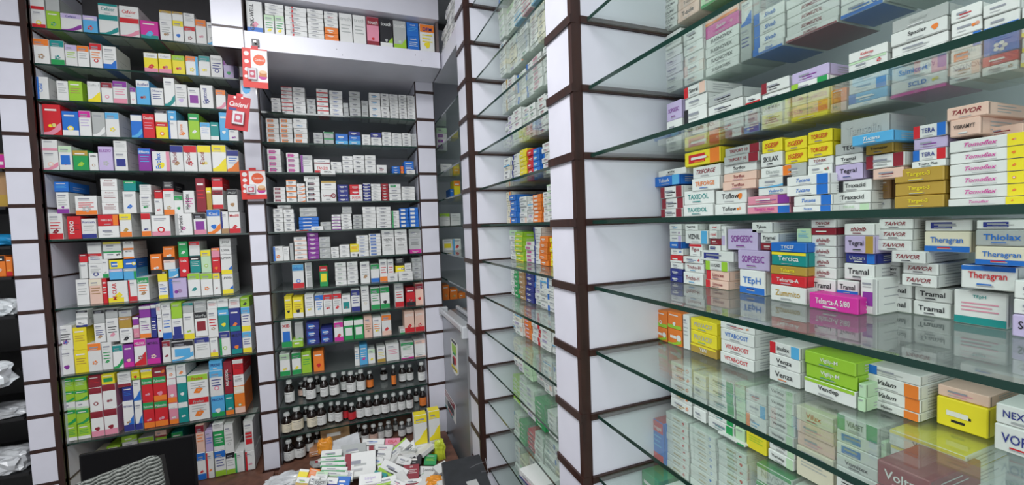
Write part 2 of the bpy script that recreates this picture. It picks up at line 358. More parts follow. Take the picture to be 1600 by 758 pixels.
def add_row(bay, L, row, win, stacks, plane=None, base=None, kind=None, maxz=None, dep=None):
    """stacks: (x0, x1, [(top, style) ...] or (top, n, style), base=None, dx=0): pixel windows win=(ox, oy, scale) read off the photograph"""
    ox, oy, sc = win; z0 = lev(L) + (.0042 if bay in 'AB' else .005) if base is None else base
    wall = bay in 'CDE'
    for si, s in enumerate(stacks):
        x0, x1, spec = s[0], s[1], s[2]; bt = s[3] if len(s) > 3 else None; dx = s[4] if len(s) > 4 else 0
        px0, px1 = ox+x0/sc, ox+x1/sc; pm = (px0+px1)/2
        P = plane + dx
        if isinstance(spec, tuple):
            top, n, sty = spec
            bb = bt
            if bb is None:
                # pixel height of the row's level under this stack
                Q = onX(pm, oy+top/sc, P) if wall else onY(pm, oy+top/sc, P)
                zt = Q.z; tops = [z0+(zt-z0)*(j+1)/n for j in range(n)]
            else:
                zb = (onX(pm, oy+bt/sc, P) if wall else onY(pm, oy+bt/sc, P)).z
                zt = (onX(pm, oy+top/sc, P) if wall else onY(pm, oy+top/sc, P)).z; tops = [zb+(zt-zb)*(j+1)/n for j in range(n)]
            items = [(t, sty) for t in tops]
        else:
            items = [((onX(pm, oy+t/sc, P) if wall else onY(pm, oy+t/sc, P)).z, sty) for t, sty in spec]
        zb = z0 if bt is None else (onX(pm, oy+bt/sc, P) if wall else onY(pm, oy+bt/sc, P)).z
        lim = maxz if maxz is not None else z0 + .139
        zz = zb
        if items[-1][0] > lim:
            k = (lim-zb)/(items[-1][0]-zb); items = [(zb+(t-zb)*k, q) for t, q in items]
        # across the shelf, measured at the stack's own height
        ym = None
        def across(px):
            lo, hi = (-.5, 3.2) if wall else (-3, 3)
            for _ in range(40):
                m = (lo+hi)/2
                if wall: u = pj((P, m, (zb+items[-1][0])/2))[0] if m > .05 else 4000
                else: u = pj((m, P, (zb+items[-1][0])/2))[0]
                if wall: lo, hi = (m, hi) if u > px else (lo, m)
                else: lo, hi = (m, hi) if u < px else (lo, m)
            return (lo+hi)/2
        a, c = across(px0), across(px1)
        w = abs(a-c); mid = (a+c)/2
        rs = random.Random(hash((bay, L, si, int(x0))) & 0xffff if False else (ord(bay)*7919+(L+5)*131+si*17+int(abs(x0))))
        d = dep or (rs.uniform(.085, .12) if wall else rs.uniform(.10, .2) if bay == 'A' else rs.uniform(.08, .13))
        d = min(d, (.985 if wall else 2.80)-P-.01)
        for j, (zt, sty) in enumerate(items):
            h = zt-zz
            if h < .004: h = .004
            wj = w*.965
            ang = rs.uniform(-1, 1)*R_(1.2) if j and len(items) < 8 else 0
            jit = rs.uniform(0, .004) if j else 0
            loc = (P+jit, mid, zz) if wall else (mid+rs.uniform(-.3, .3)*.003, P+jit, zz)
            p0, p1 = pj(loc), None
            scale = 660/ (Vector(loc)-EYE).dot(W)
            # width on the screen of the front face
            if wall: pw = abs(pj((P, a, zz))[0]-pj((P, c, zz))[0])
            else: pw = w*scale
            POOL.append(dict(bay=bay, L=L, si=si, j=j, n=len(items), mid=mid, loc=loc, rz=(-math.pi/2 if wall else 0)+ang, w=wj, d=d*rs.uniform(.95, 1), h=h-.0006,
                             sty=sty, wall=wall, area=pw*h*scale, base=bt, near=(bay == 'D'), kind=kind or ('tablet_carton' if (wj > h*1.15) else 'syrup_carton')))
            zz += h
A1W, A2W, A3W, A4W = (0, 0, 3.99), (0, 190, 3.99), (0, 370, 3.99), (0, 560, 3.828)
YA = 2.425
add_row('A', -2, 0, A1W, [(190,280,[(55,'w_r*y'),(-40,'w_r')]),(283,372,[(68,'l*e'),(-20,'g')]),(374,510,[(85,'w^a~p n:Cefalor')]),(515,608,[(97,'s^a*r')]),
 (612,738,[(92,'w^t~t t:Cefalor'),(22,'w^t t:Cefalor')]),(742,868,[(112,'w^r~i r:Cefalor'),(38,'w r:Cefalor')]),(874,990,[(130,'f_t*s')]),(993,1073,[(103,'w*z=g'),(33,'w^d')]),
 (1076,1144,[(112,'w^y*b'),(50,'w^d')]),(1147,1217,[(150,'w^r*m'),(55,'w=g')]),(1220,1288,[(122,'w^o*i')]),(1290,1345,[(140,'w~s*g')])], YA, maxz=lev(-2)+.144)
add_row('A', -1, 0, A1W, [(202,310,[(240,'w^o*z')]),(313,402,[(250,'w^t_e*t')]),(404,480,[(278,'w^a=l')]),(482,556,[(285,'w^o=g')]),(558,636,[(270,'w^r*r=o')]),(638,725,[(288,'w~b_b=g')]),
 (895,985,[(328,'y^w_i*r g:Cefiget')]),(987,1070,[(333,'y^w_i*r g:Cefiget')]),(1072,1152,[(345,'y^l*r g:Cefiget')]),(1156,1235,[(350,'w^o*y>s')]),(1238,1311,[(348,'w^t*y')]),(1313,1390,[(345,'w*n=n g:Betnol')]),(1393,1458,[(378,'a^p*e')])], YA)
add_row('A', 0, 0, A1W, [(228,305,[(478,'w|b b!:Cefal')]),(352,425,[(503,'w=g')]),(427,515,[(505,'l=z')]),(545,628,[(508,'w/y g:Zuffo-1')]),(630,702,[(513,'w^m*i')]),(704,795,[(505,'w^p=i_i')]),
 (810,846,[(545,'w^p*i')]),(850,935,[(500,'s^w*m n:Actified')]),(938,1018,[(548,'w=n n:Olicure')]),(1020,1090,[(485,'w~t')]),(1093,1168,[(525,'w*a=g')]),(1170,1246,[(545,'w#p')]),(1249,1328,[(530,'w*n n!:Cestonil')]),(1345,1408,[(560,'w^o~i')])], YA)
add_row('A', 1, 0, A2W, [(265,382,[(-108,'r~i*y')]),(384,490,[(-65,'b*y_w')]),(493,570,[(-68,'w^f=a')]),(573,655,[(-60,'g~w')]),(657,745,[(-58,'w^s*y')]),
 (815,888,[(-42,'b^w~s')]),(890,965,[(-48,'r^r=i w:Desfin')]),(968,1045,[(2,'y^r*o'),(-72,'w^k')]),(1047,1103,[(-8,'w|b'),(-70,'s*w')]),(1105,1172,[(-6,'w*o o!:Duvon')]),(1174,1243,[(-50,'l*w^e')]),
 (1246,1310,[(5,'w^s=b')]),(1312,1366,[(3,'t_w')]),(1368,1424,[(-58,'s*w')]),(1426,1488,[(52,'w*p')])], YA)
add_row('A', 2, 0, A2W, [(262,362,[(180,'w~i*h'),(112,'w_i')]),(364,448,[(150,'w^j*r#b')]),(455,553,[(178,'e*l^d')]),(556,612,[(195,'w*z k:cifin')]),(613,705,[(155,'a*g p:ELEZIO')]),(708,793,[(185,'w#n'),(118,'w=g')]),
 (862,943,[(165,'p^b=s w:Efferts')]),(946,1060,[(185,'w*y>i b!:Evolex')]),(1062,1143,[(148,'w^n*z m!:Elacid')]),(1145,1230,[(148,'w^r*r m!:Elacid')]),(1232,1318,[(148,'w^y*y m!:Elacid')]),(1320,1411,[(145,'w/y^y')]),(1413,1490,[(178,'w^n/o=b n:Cizella')])], YA)
z5 = lev(2)-.015
add_row('A', 4, 0, A2W, [(300,394,[(568,'w_r=r*m')]),(350,430,[(440,'w.p_p=g')],575),(335,428,[(375,'b=s')],438),(418,507,[(590,'r=m w!:FORO')]),(509,604,[(605,'w_n=g n:Foroxin')]),(465,606,[(462,'w_o=r*g')],582),
 (608,742,[(650,'w=g'),(580,'r>o w:FORO B12')]),(628,735,(355,3,'w=m m:Freshelt'),578),(744,820,[(573,'w*d_o^y')]),(767,850,[(435,'w*b')],572),(770,850,[(368,'t^e')],432),
 (880,940,[(570,'w^r_o*n r:Onato')]),(870,944,[(455,'w*e=g'),(392,'w=g')],568),(942,1062,[(585,'w_i*r')]),(962,1014,[(480,'w*r'),(425,'r^m')],583),(1016,1085,[(432,'w*d_o'),(372,'k_r=w')],583),(1087,1142,[(460,'w^e*e')],575),
 (1090,1200,[(572,'w.f|g k!:Herbetix')]),(1144,1215,[(430,'w=f.f k!:Herbetix')],570),(1205,1285,[(570,'w^k#p_i')]),(1222,1284,[(352,'m=r')],565),(1286,1319,[(410,'d^y')],550),(1321,1390,[(425,'w^m_r k:Ivelit'),(348,'r_w^m')],545),
 (1290,1376,[(548,'w^b~o*b w:Kind')]),(1378,1424,[(560,'w|n_z')]),(1426,1498,[(563,'w*r_r r:Medifil')]),(1415,1482,[(420,'w^k*z g:IVY LEAF')],560)], YA, maxz=z5)
z6 = lev(4)-.015
add_row('A', 6, 0, A3W, [(475,556,[(265,'w=g')]),(558,638,[(262,'h^c=z')]),(640,668,[(258,'r=w')]),(670,798,[(275,'w*y_y>w r!:MI CLAR')]),(800,855,[(268,'w_r|r')]),
 (492,545,[(160,'w|g'),(108,'r^m')],262),(547,636,[(165,'w*n=g'),(100,'w^r=n'),(30,'w^g')],262),(638,676,[(140,'w_e*g')],258),(640,758,[(88,'w*k^e'),(28,'w^y')],138),
 (678,765,[(200,'s^a'),(145,'y#b')],268),(767,850,[(195,'s>e^g'),(140,'b*y')],268),(767,835,[(82,'w_o k:MILTAB'),(28,'w_o k:MILTAB')],138),
 (857,932,[(250,'w^e*z=o w:Latuk')]),(935,1008,[(108,'o*w_k')],235),(985,1045,[(280,'w_y=b'),(212,'y^k')]),(1015,1090,[(145,'w^h'),(60,'o*w_k')],205),
 (1052,1165,[(258,'a*p|b')]),(1050,1112,[(200,'s~w')],256),(1114,1175,[(128,'r*w w:Lala'),(28,'e*w')],250),(1170,1248,[(226,'w*t^l')]),(1180,1248,[(118,'t^k=w'),(28,'w^r')],224),
 (1251,1326,[(226,'w*o^l')]),(1251,1315,[(82,'j*l^y')],224),(1329,1374,[(226,'w.m^y')]),(1320,1372,[(130,'r*o'),(70,'i^o')],224),(1376,1447,[(235,'w~b_y k:LEVIVIA'),(110,'w~b_y k:LEVIVIA'),(60,'w k:LEVIVIA'),(10,'w k:LEVIVIA')])], 2.47, maxz=z6)
z7 = lev(6)-.015
add_row('A', 8, 0, A3W, [(365,455,[(705,'w.b*p'),(555,'w.b*p=k')]),(457,545,[(708,'y=d'),(565,'y=d')]),(547,633,[(662,'w^o*o')]),(636,702,[(658,'w*e=e')]),(704,768,[(675,'w^t~e')]),
 (470,545,[(510,'w_n=g'),(445,'w^k_g')],563),(585,656,[(540,'w*z=n'),(455,'g^k')],660),(659,738,[(508,'w=k*i'),(448,'g^k')],656),(741,822,[(570,'w=g*k'),(500,'d^z'),(448,'g^k')],664),
 (770,835,[(672,'p*h_f')]),(837,913,[(635,'w^f/r*m w:MELFAX')]),(915,1000,[(635,'p*h_f k:METHROL')]),(828,866,[(550,'i*h^w'),(500,'p^w')],632),(868,940,[(505,'w=p_o'),(432,'p^w')],633),(942,976,[(500,'n=w'),(412,'n^w')],630),
 (978,1008,[(480,'w*r'),(412,'w=r')],630),(1010,1068,[(452,'w=b_b'),(412,'w^g')],640),(1070,1138,[(505,'w#n_n'),(402,'l')],640),(1012,1064,[(648,'w*m^m')]),(1066,1208,[(650,'w~s^k#s')]),
 (1141,1208,[(475,'w*l_y'),(412,'g^t')],642),(1210,1308,[(625,'w^n=g')]),(1212,1292,[(466,'w#m^k g:HerFe'),(400,'g=w')],622),(1310,1360,[(630,'w_y*i')]),(1294,1358,[(450,'w*z=r'),(398,'w=r')],628),
 (1362,1430,[(590,'w|e*l^n'),(452,'t*y^s'),(388,'w_t')]),(1432,1502,[(590,'n*o_t k:MULTI'),(445,'n*o_t'),(385,'w=r')]),(1504,1562,[(590,'w_y=n^s'),(435,'w_y=n^s'),(372,'l*k')])], 2.44, maxz=z7)
z8 = lev(8)-.015
add_row('A', 10, 0, A4W, [(370,450,[(395,'l_w=e'),(300,'l~e^e'),(250,'w_j'),(180,'l~e^e'),(100,'l^e=j')]),(452,530,[(390,'l_w=e'),(296,'l~e^e'),(245,'w_j'),(176,'l~e^e'),(96,'l^e=j')]),
 (535,613,[(308,'w^m*m_iSi m:Panacron'),(160,'w^m*mSi m:Panacron'),(85,'m=rSi')]),(615,697,[(298,'w^m*m_iSi m:Panacron'),(150,'w^m*mSi m:Panacron'),(88,'y#e')]),
 (735,800,[(255,'w/b_n*zSb n:PERTUSSIN'),(170,'n=bSb')]),(802,848,[(255,'w/b_nSb'),(130,'w/b')]),(700,782,[(85,'w_m=g')],172),(784,835,[(60,'y_l*r')],128),
 (850,917,[(258,'r*i^e_o w:Pulmonite'),(110,'r*i^e w:Pulmonite'),(55,'y^w n:PRONUVIA')]),(919,1000,[(250,'r*i^e_o w:Pulmonite'),(98,'r*i^e_o w:Pulmonite'),(45,'m*o')]),
 (1002,1058,[(262,'i*w^w_o'),(108,'i*w^w_o'),(30,'w*o')]),(1060,1120,[(258,'t*w^w'),(100,'t*w^w'),(30,'w*o')]),(1123,1250,[(233,'w^r*o=g g:Prelax'),(95,'w^l*o=g r:Prelax')]),
 (1256,1338,[(226,'s_e*w n:PRICAR'),(70,'w^s*i=n'),(12,'s=w n:PRICNE')]),(1342,1393,[(215,'t*w_o'),(20,'m=k w!:MILICODAL')]),(1396,1460,[(165,'o*d^c_h'),(98,'w=k'),(5,'r^w=m')])], 2.44, maxz=z8)
z9 = lev(10)-.015
add_row('A', 12, 0, A4W, [(1175,1228,[(565,'w_b*r^b'),(398,'h^m=o')]),(1231,1276,[(560,'w*o|r'),(432,'a=b')]),(1278,1345,[(552,'w^b_l=n'),(435,'e_w=w'),(386,'w=g')]),(1347,1402,[(562,'w^k_l=g'),(392,'w*g=g')]),
 (1404,1460,[(560,'w|e>w')]),(1462,1520,[(555,'w*i|r'),(370,'w#r=g')])], 2.44, maxz=z9)
add_row('A', 12, 0, A4W, [(560,640,[(600,'c*z'),(560,'c_z*o')]),(645,730,[(590,'l*e'),(520,'l~w')]),(735,830,[(580,'w~l'),(500,'w*j'),(462,'l~g')]),(835,930,[(570,'e=w'),(470,'w*e^l')]),(935,1005,[(560,'w=m'),(470,'e^l'),(430,'h_m')]),(1030,1100,[(560,'t=k'),(440,'t^e')])], 2.55, maxz=z9)

B1W, B2W, B3W, B4W = (370, 0, 3.99), (370, 190, 3.99), (370, 370, 3.99), (370, 560, 3.828)
LEDGE_T, LEDGE_B = H0+.885, H0+.8055
add_row('B', -3, 0, B1W, [(60,163,[(-10,'w_b*i k!:GINK-WELL')]),(172,236,[(92,'w^j*y=e')]),(238,298,[(97,'w^j*y=e')]),(172,292,(12,3,'w=g'),94),(300,438,(38,7,'wVr=g')),(440,543,(32,8,'w=g')),
 (545,633,[(232,'o=w'),(205,'o=w'),(160,'o=w'),(132,'w=g'),(104,'w=g'),(78,'w=r'),(50,'w=g')]),(640,722,[(75,'w=g g:truth')]),(724,806,[(85,'w=g g:truth')]),(810,888,[(68,'i^m_m.r w:touch')]),
 (892,973,[(105,'k~l_w.g w:touch')]),(977,1058,[(108,'g~l_l.j w:touch')]),(1062,1137,[(198,'b=w w:touch'),(88,'b=s w:touch')]),(1142,1234,[(110,'w^o.y=y*y n:OEM')])], 2.20, base=LEDGE_T+.0005, maxz=H0+1.035, dep=.11)
YBX = 2.44
add_row('B', 0, 0, B1W, [(215,275,(610,4,'w=g')),(277,347,(540,7,'w^r')),(350,428,(545,6,'w=g')),(435,492,(615,3,'g=k')),(498,572,(545,6,'w_r')),(577,660,(565,6,'w=b')),(665,697,(640,3,'g')),(700,772,(570,5,'g=k')),
 (778,820,(625,2,'g=k')),(824,897,(578,4,'w=s')),(899,951,(565,6,'w=k')),(953,1008,(540,8,'w=g')),(1010,1061,(545,8,'w=k')),(1063,1112,(555,8,'w=g'))], YBX)
add_row('B', 1, 0, B2W, [(182,264,(-20,5,'w#o=d')),(266,348,(-20,5,'w#o=d')),(352,440,[(104,'w#o'),(72,'w#o'),(42,'w=g'),(10,'w=s'),(-20,'w=g')]),(478,538,(68,2,'g=k')),(542,605,(65,2,'g^e')),(615,695,[(118,'s=b'),(75,'b=s')]),
 (698,772,[(118,'s=b'),(85,'b=s'),(62,'n=w')]),(780,834,(80,3,'w=g')),(836,904,[(130,'w=g'),(98,'w=g'),(68,'n=w')]),(906,966,(65,4,'w=g')),(969,1030,(72,5,'w=g')),(1032,1088,(72,5,'w=k')),(1090,1120,(75,4,'g'))], YBX)
add_row('B', 2, 0, B2W, [(190,277,(170,4,'w#f=f')),(308,389,(195,4,'w#f=f')),(397,472,[(210,'w^g|p=g')]),(482,584,[(262,'w^w_r r:TANZO'),(235,'w_m')]),(520,617,[(300,'w k:EMCAL')],328,-.03),(587,655,(250,3,'w=g')),(658,724,(215,4,'w=g')),
 (726,797,(210,4,'w=k')),(799,867,(210,4,'w=g')),(873,937,[(318,'w=i'),(270,'w=m')]),(968,1018,(278,3,'b=w')),(1021,1040,(278,2,'o^r')),(1043,1105,[(248,'b*n=w')]),(1058,1112,[(300,'w=g')],328,-.03)], YBX)
add_row('B', 3, 0, B2W, [(228,304,(408,4,'w#m')),(307,372,(362,4,'w^o=g')),(376,428,(385,5,'w~o')),(431,519,(372,4,'w#k=m')),(417,515,[(340,'w k:INVEL')],372),(525,621,[(425,'w*m=g m:Limogen'),(370,'w^d')]),
 (628,697,(392,4,'n.w=w')),(703,784,[(455,'w=r r:SAVIDIPE'),(425,'r>w=i'),(392,'r>w=i')]),(787,834,(385,6,'n^w')),(838,900,(388,6,'w=g')),(902,946,(388,6,'m^r=w')),(949,1025,[(475,'w=g'),(447,'w=g'),(415,'w=g'),(388,'w#e')]),(1028,1112,(405,5,'w=g'))], YBX)
add_row('B', 4, 0, B2W, [(228,290,(542,5,'w=k')),(292,358,(545,5,'w=k')),(250,335,[(522,'w=g')],542),(366,448,[(672,'w_r')]),(385,512,(595,4,'b=n')),(390,500,(535,2,'g=w'),593),(463,540,[(652,'w=s')],None,-.03),
 (522,590,(625,2,'g')),(592,649,(580,5,'w_p=g')),(651,717,(575,5,'w=k')),(655,717,(530,2,'g'),573),(724,780,(580,4,'g=k')),(784,868,(530,6,'w=g')),(870,962,(530,6,'w=k')),(966,1014,(555,4,'w|e=g')),(1016,1073,(540,5,'b#w')),(1075,1133,(535,5,'b#w'))], YBX)
add_row('B', 5, 0, B3W, [(226,288,[(60,'w|b*o')]),(290,328,[(62,'w=g')]),(330,353,[(40,'g')]),(357,438,(0,5,'w_h=g')),(441,513,(-45,6,'p=w')),(515,585,(0,4,'g=w')),(587,638,(65,3,'w=g')),(641,705,(50,3,'w=g')),
 (707,762,[(95,'w=g'),(45,'y=o')]),(747,823,(-10,7,'w=b')),(825,900,(-20,7,'w#b')),(905,983,[(32,'w=g k:NEZKIL'),(-15,'w=g k:NEZKIL'),(-62,'w=g')]),(985,1062,[(30,'w=g k:NEZKIL'),(-18,'w=g k:NEZKIL'),(-64,'w=g')]),(1075,1148,[(78,'f=w w:Paramin'),(0,'g=k'),(-58,'g=w')])], YBX)
add_row('B', 6, 0, B3W, [(347,420,[(170,'w*b_r^s b:Infacol')]),(426,470,[(160,'g|w=w')]),(516,568,[(180,'e^r#y')]),(612,684,(160,5,'w=j')),(688,755,(155,5,'w=g')),(770,830,[(155,'w.y*z=g')]),(834,888,[(170,'w_b^e')]),
 (890,938,[(140,'w_o=r')]),(940,978,[(140,'w=r')]),(940,1004,[(230,'w=g')],None,-.035),(990,1046,[(220,'w'),(180,'y*k'),(130,'k=g')]),(1010,1100,[(250,'w_g'),(218,'w=k')],None,-.05),(1048,1092,[(165,'w=k')]),(1094,1150,(130,5,'g=k'))], 2.46)
add_row('B', 7, 0, B3W, [(297,344,[(370,'y*k=d')]),(347,415,[(375,'y*k_w=d')]),(425,484,[(358,'w*y=g')]),(486,538,[(362,'w^b*s=b')]),(541,597,[(358,'w^r*r=g')]),(599,654,[(352,'w^r*r=g')]),(656,711,[(365,'w#t.r')]),(713,768,[(330,'w^n_n=n')]),
 (776,826,[(310,'w=g*c')]),(836,893,[(318,'w^e_e=e')]),(895,952,[(312,'w^e_e*k')]),(985,1040,[(290,'w_r^g=r')]),(1056,1112,[(315,'r_k*m^m')]),(1114,1164,[(290,'h*r^m')])], 2.445)
add_row('B', 8, 0, B3W, [(276,342,[(528,'w_e*l#b r:XIB')]),(345,415,[(640,'l^j')],None,-.02),(362,415,[(535,'g*e_l g:XIB')]),(433,515,(535,3,'n#b=w')),(522,598,(570,2,'n#b=w')),(606,664,[(532,'w^f*r_f')]),(668,728,[(520,'e^w#w')]),(731,791,[(515,'e^w#w')]),
 (793,845,[(498,'h.k=z')]),(848,902,[(502,'w*y=o')]),(904,964,[(485,'w^o*r_h')]),(1018,1050,[(575,'w_e=e')]),(1045,1108,[(465,'h*r_r w:LEPRO')]),(1111,1170,[(460,'h*r_r w:LEPRO')])], 2.44)
add_row('B', 9, 0, B4W, [(255,318,[(-27,'w*y^j_e')]),(330,386,[(-35,'w*y^e_e')]),(388,447,[(-42,'l=e')]),(458,522,[(-42,'o*r')]),(705,733,[(-60,'w=s')]),(735,783,[(-80,'s*f=w')]),(785,828,[(-55,'w*y^j')]),(840,890,[(-68,'w_d=y')]),(892,972,[(-88,'w=i')]),
 (982,1060,[(-25,'w_f=g'),(-95,'w^e=e')]),(1064,1128,[(-30,'w_h'),(-110,'w^h')])], 2.45)
# corner recess above the fridge
add_row('E', 1, 0, B2W, [], .7)
YE = 2.52
add_row('B', 1, 0, B2W, [(1244,1312,[(138,'w#p'),(106,'w#p'),(72,'w#p'),(38,'j=g')])], YE)
add_row('B', 2, 0, B2W, [(1270,1345,(262,2,'w=g')),(1350,1392,[(280,'y*l')])], YE)
add_row('B', 3, 0, B2W, [(1355,1395,[(368,'y^o')]),(1330,1353,[(420,'b*w')])], YE)
add_row('B', 4, 0, B2W, [(1262,1330,[(572,'w^l=g')]),(1333,1398,[(572,'w=g')])], YE)
add_row('B', 5, 0, B3W, [(1282,1345,[(15,'w#y')]),(1348,1400,[(12,'w|s*r')])], YE)
add_row('B', 7, 0, B3W, [(1283,1325,[(300,'o*d')]),(1328,1378,[(325,'o*d')]),(1382,1425,[(350,'o')])], YE)

# the slanting bay between the two brown-edged columns
XC = .612
rc = random.Random(31)
CM = ['w=g', 'w=k', 'w=s', 'w_g', 'w^j', 'w=e', 'c=g', 'w#a', 'j=g', 'w_s', 'w|b', 'w=i', 'w>h', 'g=w']
HINT = {-3: {}, -2: {1: 's^t', 4: 'b=w'}, -1: {0: 'w^j', 3: 'w_i'}, 0: {2: 'w>o'}, 1: {0: 'w>d', 4: 'w#i'}, 2: {1: 'w#a', 5: 'w=r'}, 3: {1: 'w|n', 2: 'y', 3: 'r=i', 4: 'b#s'}, 4: {0: 'c>o', 1: 'b=s', 4: 'o#h', 5: 'w>o'},
        5: {1: 'l_y', 2: 'w#f', 3: 'w|n', 4: 'o=w', 5: 'y=w'}, 6: {0: 'w>r', 1: 'e=j', 2: 'z=d', 3: 'n=w'}, 7: {2: 'o#i', 3: 'w>r'}, 8: {2: 'j=w'}, 9: {0: 'l_j', 1: 'w_j', 3: 'e=w'}, 10: {1: 'e=l', 2: 'r_k', 3: 'w=m'}, 11: {2: 'w>n'}}
for L in range(-3, 12):
    y = 1.665; si = 0
    zL = lev(L)+.005
    while y > 1.0:
        w = rc.uniform(.05, .085); n = rc.choice([5, 6, 7])
        hh = rc.uniform(.013, .023); n = min(n, int(.134/hh)) 
        if L <= 3 or L in (6, 7, 8): n = int(rc.uniform(.115, .134)/hh)
        sty = HINT.get(L, {}).get(si, rc.choice(CM)); dd = rc.uniform(.085, .12); X = XC+rc.uniform(0, .02)
        for j in range(n):
            loc = (X+rc.uniform(0, .006), y-w/2, zL+j*hh); p = pj(loc)
            s3 = sty if (si in HINT.get(L, {}) or rc.random() < .6) else rc.choice(CM)
            sc_ = 660/(Vector(loc)-EYE).dot(W)
            if y-w > .97:
                POOL.append(dict(bay='C', L=L, si=si, j=j, n=n, mid=y-w/2, loc=loc, rz=-math.pi/2+rc.uniform(-.02, .02)*(j > 0), w=w*.96, d=dd, h=hh-.0005, sty=s3, wall=True,
                             area=abs(pj((X, y, zL))[0]-pj((X, y-w, zL))[0])*hh*sc_*(.5 if p[0] > 850 else 1), base=None, near=False, kind='tablet_carton'))
        y -= w+.003; si += 1
# nearest bay
PX = (0, 0, 1)
XD = .70
add_row('D', 1, 0, PX, [(1033,1057,[(38,'w=k k:ZITA-Met'),(26,'w=k k:ZITA-Met'),(14,'w=k k:ZITA-Met'),(2,'w=k k:ZITA-Met'),(-10,'w=k k:ZITA-Met')]),(1058,1092,[(8,'h_h k:T-zole'),(-6,'h k:T-zole'),(-20,'h k:T-zole')]),(1094,1132,[(-12,'j_e'),(-30,'w=g')]),
 (1134,1180,(-70,3,'w=g')),(1182,1240,(-90,3,'w_b')),(1242,1300,(-120,3,'w=m'))], .74)
add_row('D', 2, 0, PX, [(1037,1066,(75,5,'w=g')),(1068,1098,(66,4,'w=h')),(1031,1064,[(50,'w=g')],75),(1067,1097,[(40,'w=k')],66),(1101,1154,[(97,'w=g k:SUGNOVEX'),(81,'w=g k:SUGNOVEX'),(65,'w=g k:SUGNOVEX'),(49,'w=g k:SUGNOVEX'),(29,'f.i wI:Syxim'),(12,'h_o')]),
 (1156,1173,[(40,'g=n'),(0,'w/b')]),(1175,1224,[(68,'w|b_b bI:Sivab'),(49,'w|b bI:Sivab'),(30,'w|b bI:Sivab'),(11,'w|b bI:Sivab')]),(1226,1310,[(41,'w_m mI:SOMEZOL'),(26,'w mI:SOMEZOL'),(11,'w mI:SOMEZOL'),(-4,'w mI:SOMEZOL'),(-19,'w mI:SOMEZOL')]),
 (1312,1382,[(-4,'w_b*b=b'),(-40,'w=b')]),(1384,1450,(-70,3,'w=g')),(1452,1530,(-90,3,'w_s')),(1532,1620,(-110,3,'w=m'))], .74)
add_row('D', 3, 0, PX, [(1040,1064,[(214,'w=g'),(187,'w_k'),(158,'a=p p:SOPGESIC')]),(1068,1103,[(214,'w=g k:Spectrum'),(190,'w=g k:Spectrum'),(167,'w|k=g'),(149,'w=g'),(131,'w|r>h k:Simrai')]),(1105,1160,[(205,'m>w wI:SCOXY'),(189,'w=r'),(174,'w=g'),(159,'w=k'),(143,'g=k')]),
 (1162,1186,[(195,'b^w'),(178,'w=g'),(162,'w=b'),(148,'w_r=k')]),(1188,1232,[(190,'w=g'),(174,'w=k'),(158,'w^j'),(142,'w=g'),(124,'w|m=k')]),(1235,1294,[(178,'y=r'),(160,'h>o'),(142,'w=a'),(124,'w|l>e'),(106,'a=p')]),
 (1297,1322,[(160,'h=w'),(138,'o=h')]),(1324,1386,[(157,'w=s s:Eyebrex'),(141,'s|b=w'),(124,'w>b'),(106,'w=g'),(90,'w^j*r'),(74,'w=r r:Kelinap')]),(1390,1480,[(139,'f.w wI:Syxim'),(119,'w*y b:SCLD'),(95,'w>i=g b:Salmicort'),(77,'w=g'),(60,'w=g'),(38,'w*o k:Spasler'),(17,'g=w g:Spasler')]),
 (1483,1532,[(118,'w=m'),(97,'w>h=z'),(75,'w#o'),(52,'w>b'),(30,'w*o'),(8,'w=r')]),(1534,1592,[(99,'w*z=g'),(83,'r=i'),(44,'b*w'),(20,'w_b'),(0,'w')]),(1594,1670,(0,4,'w_y'))], .70)
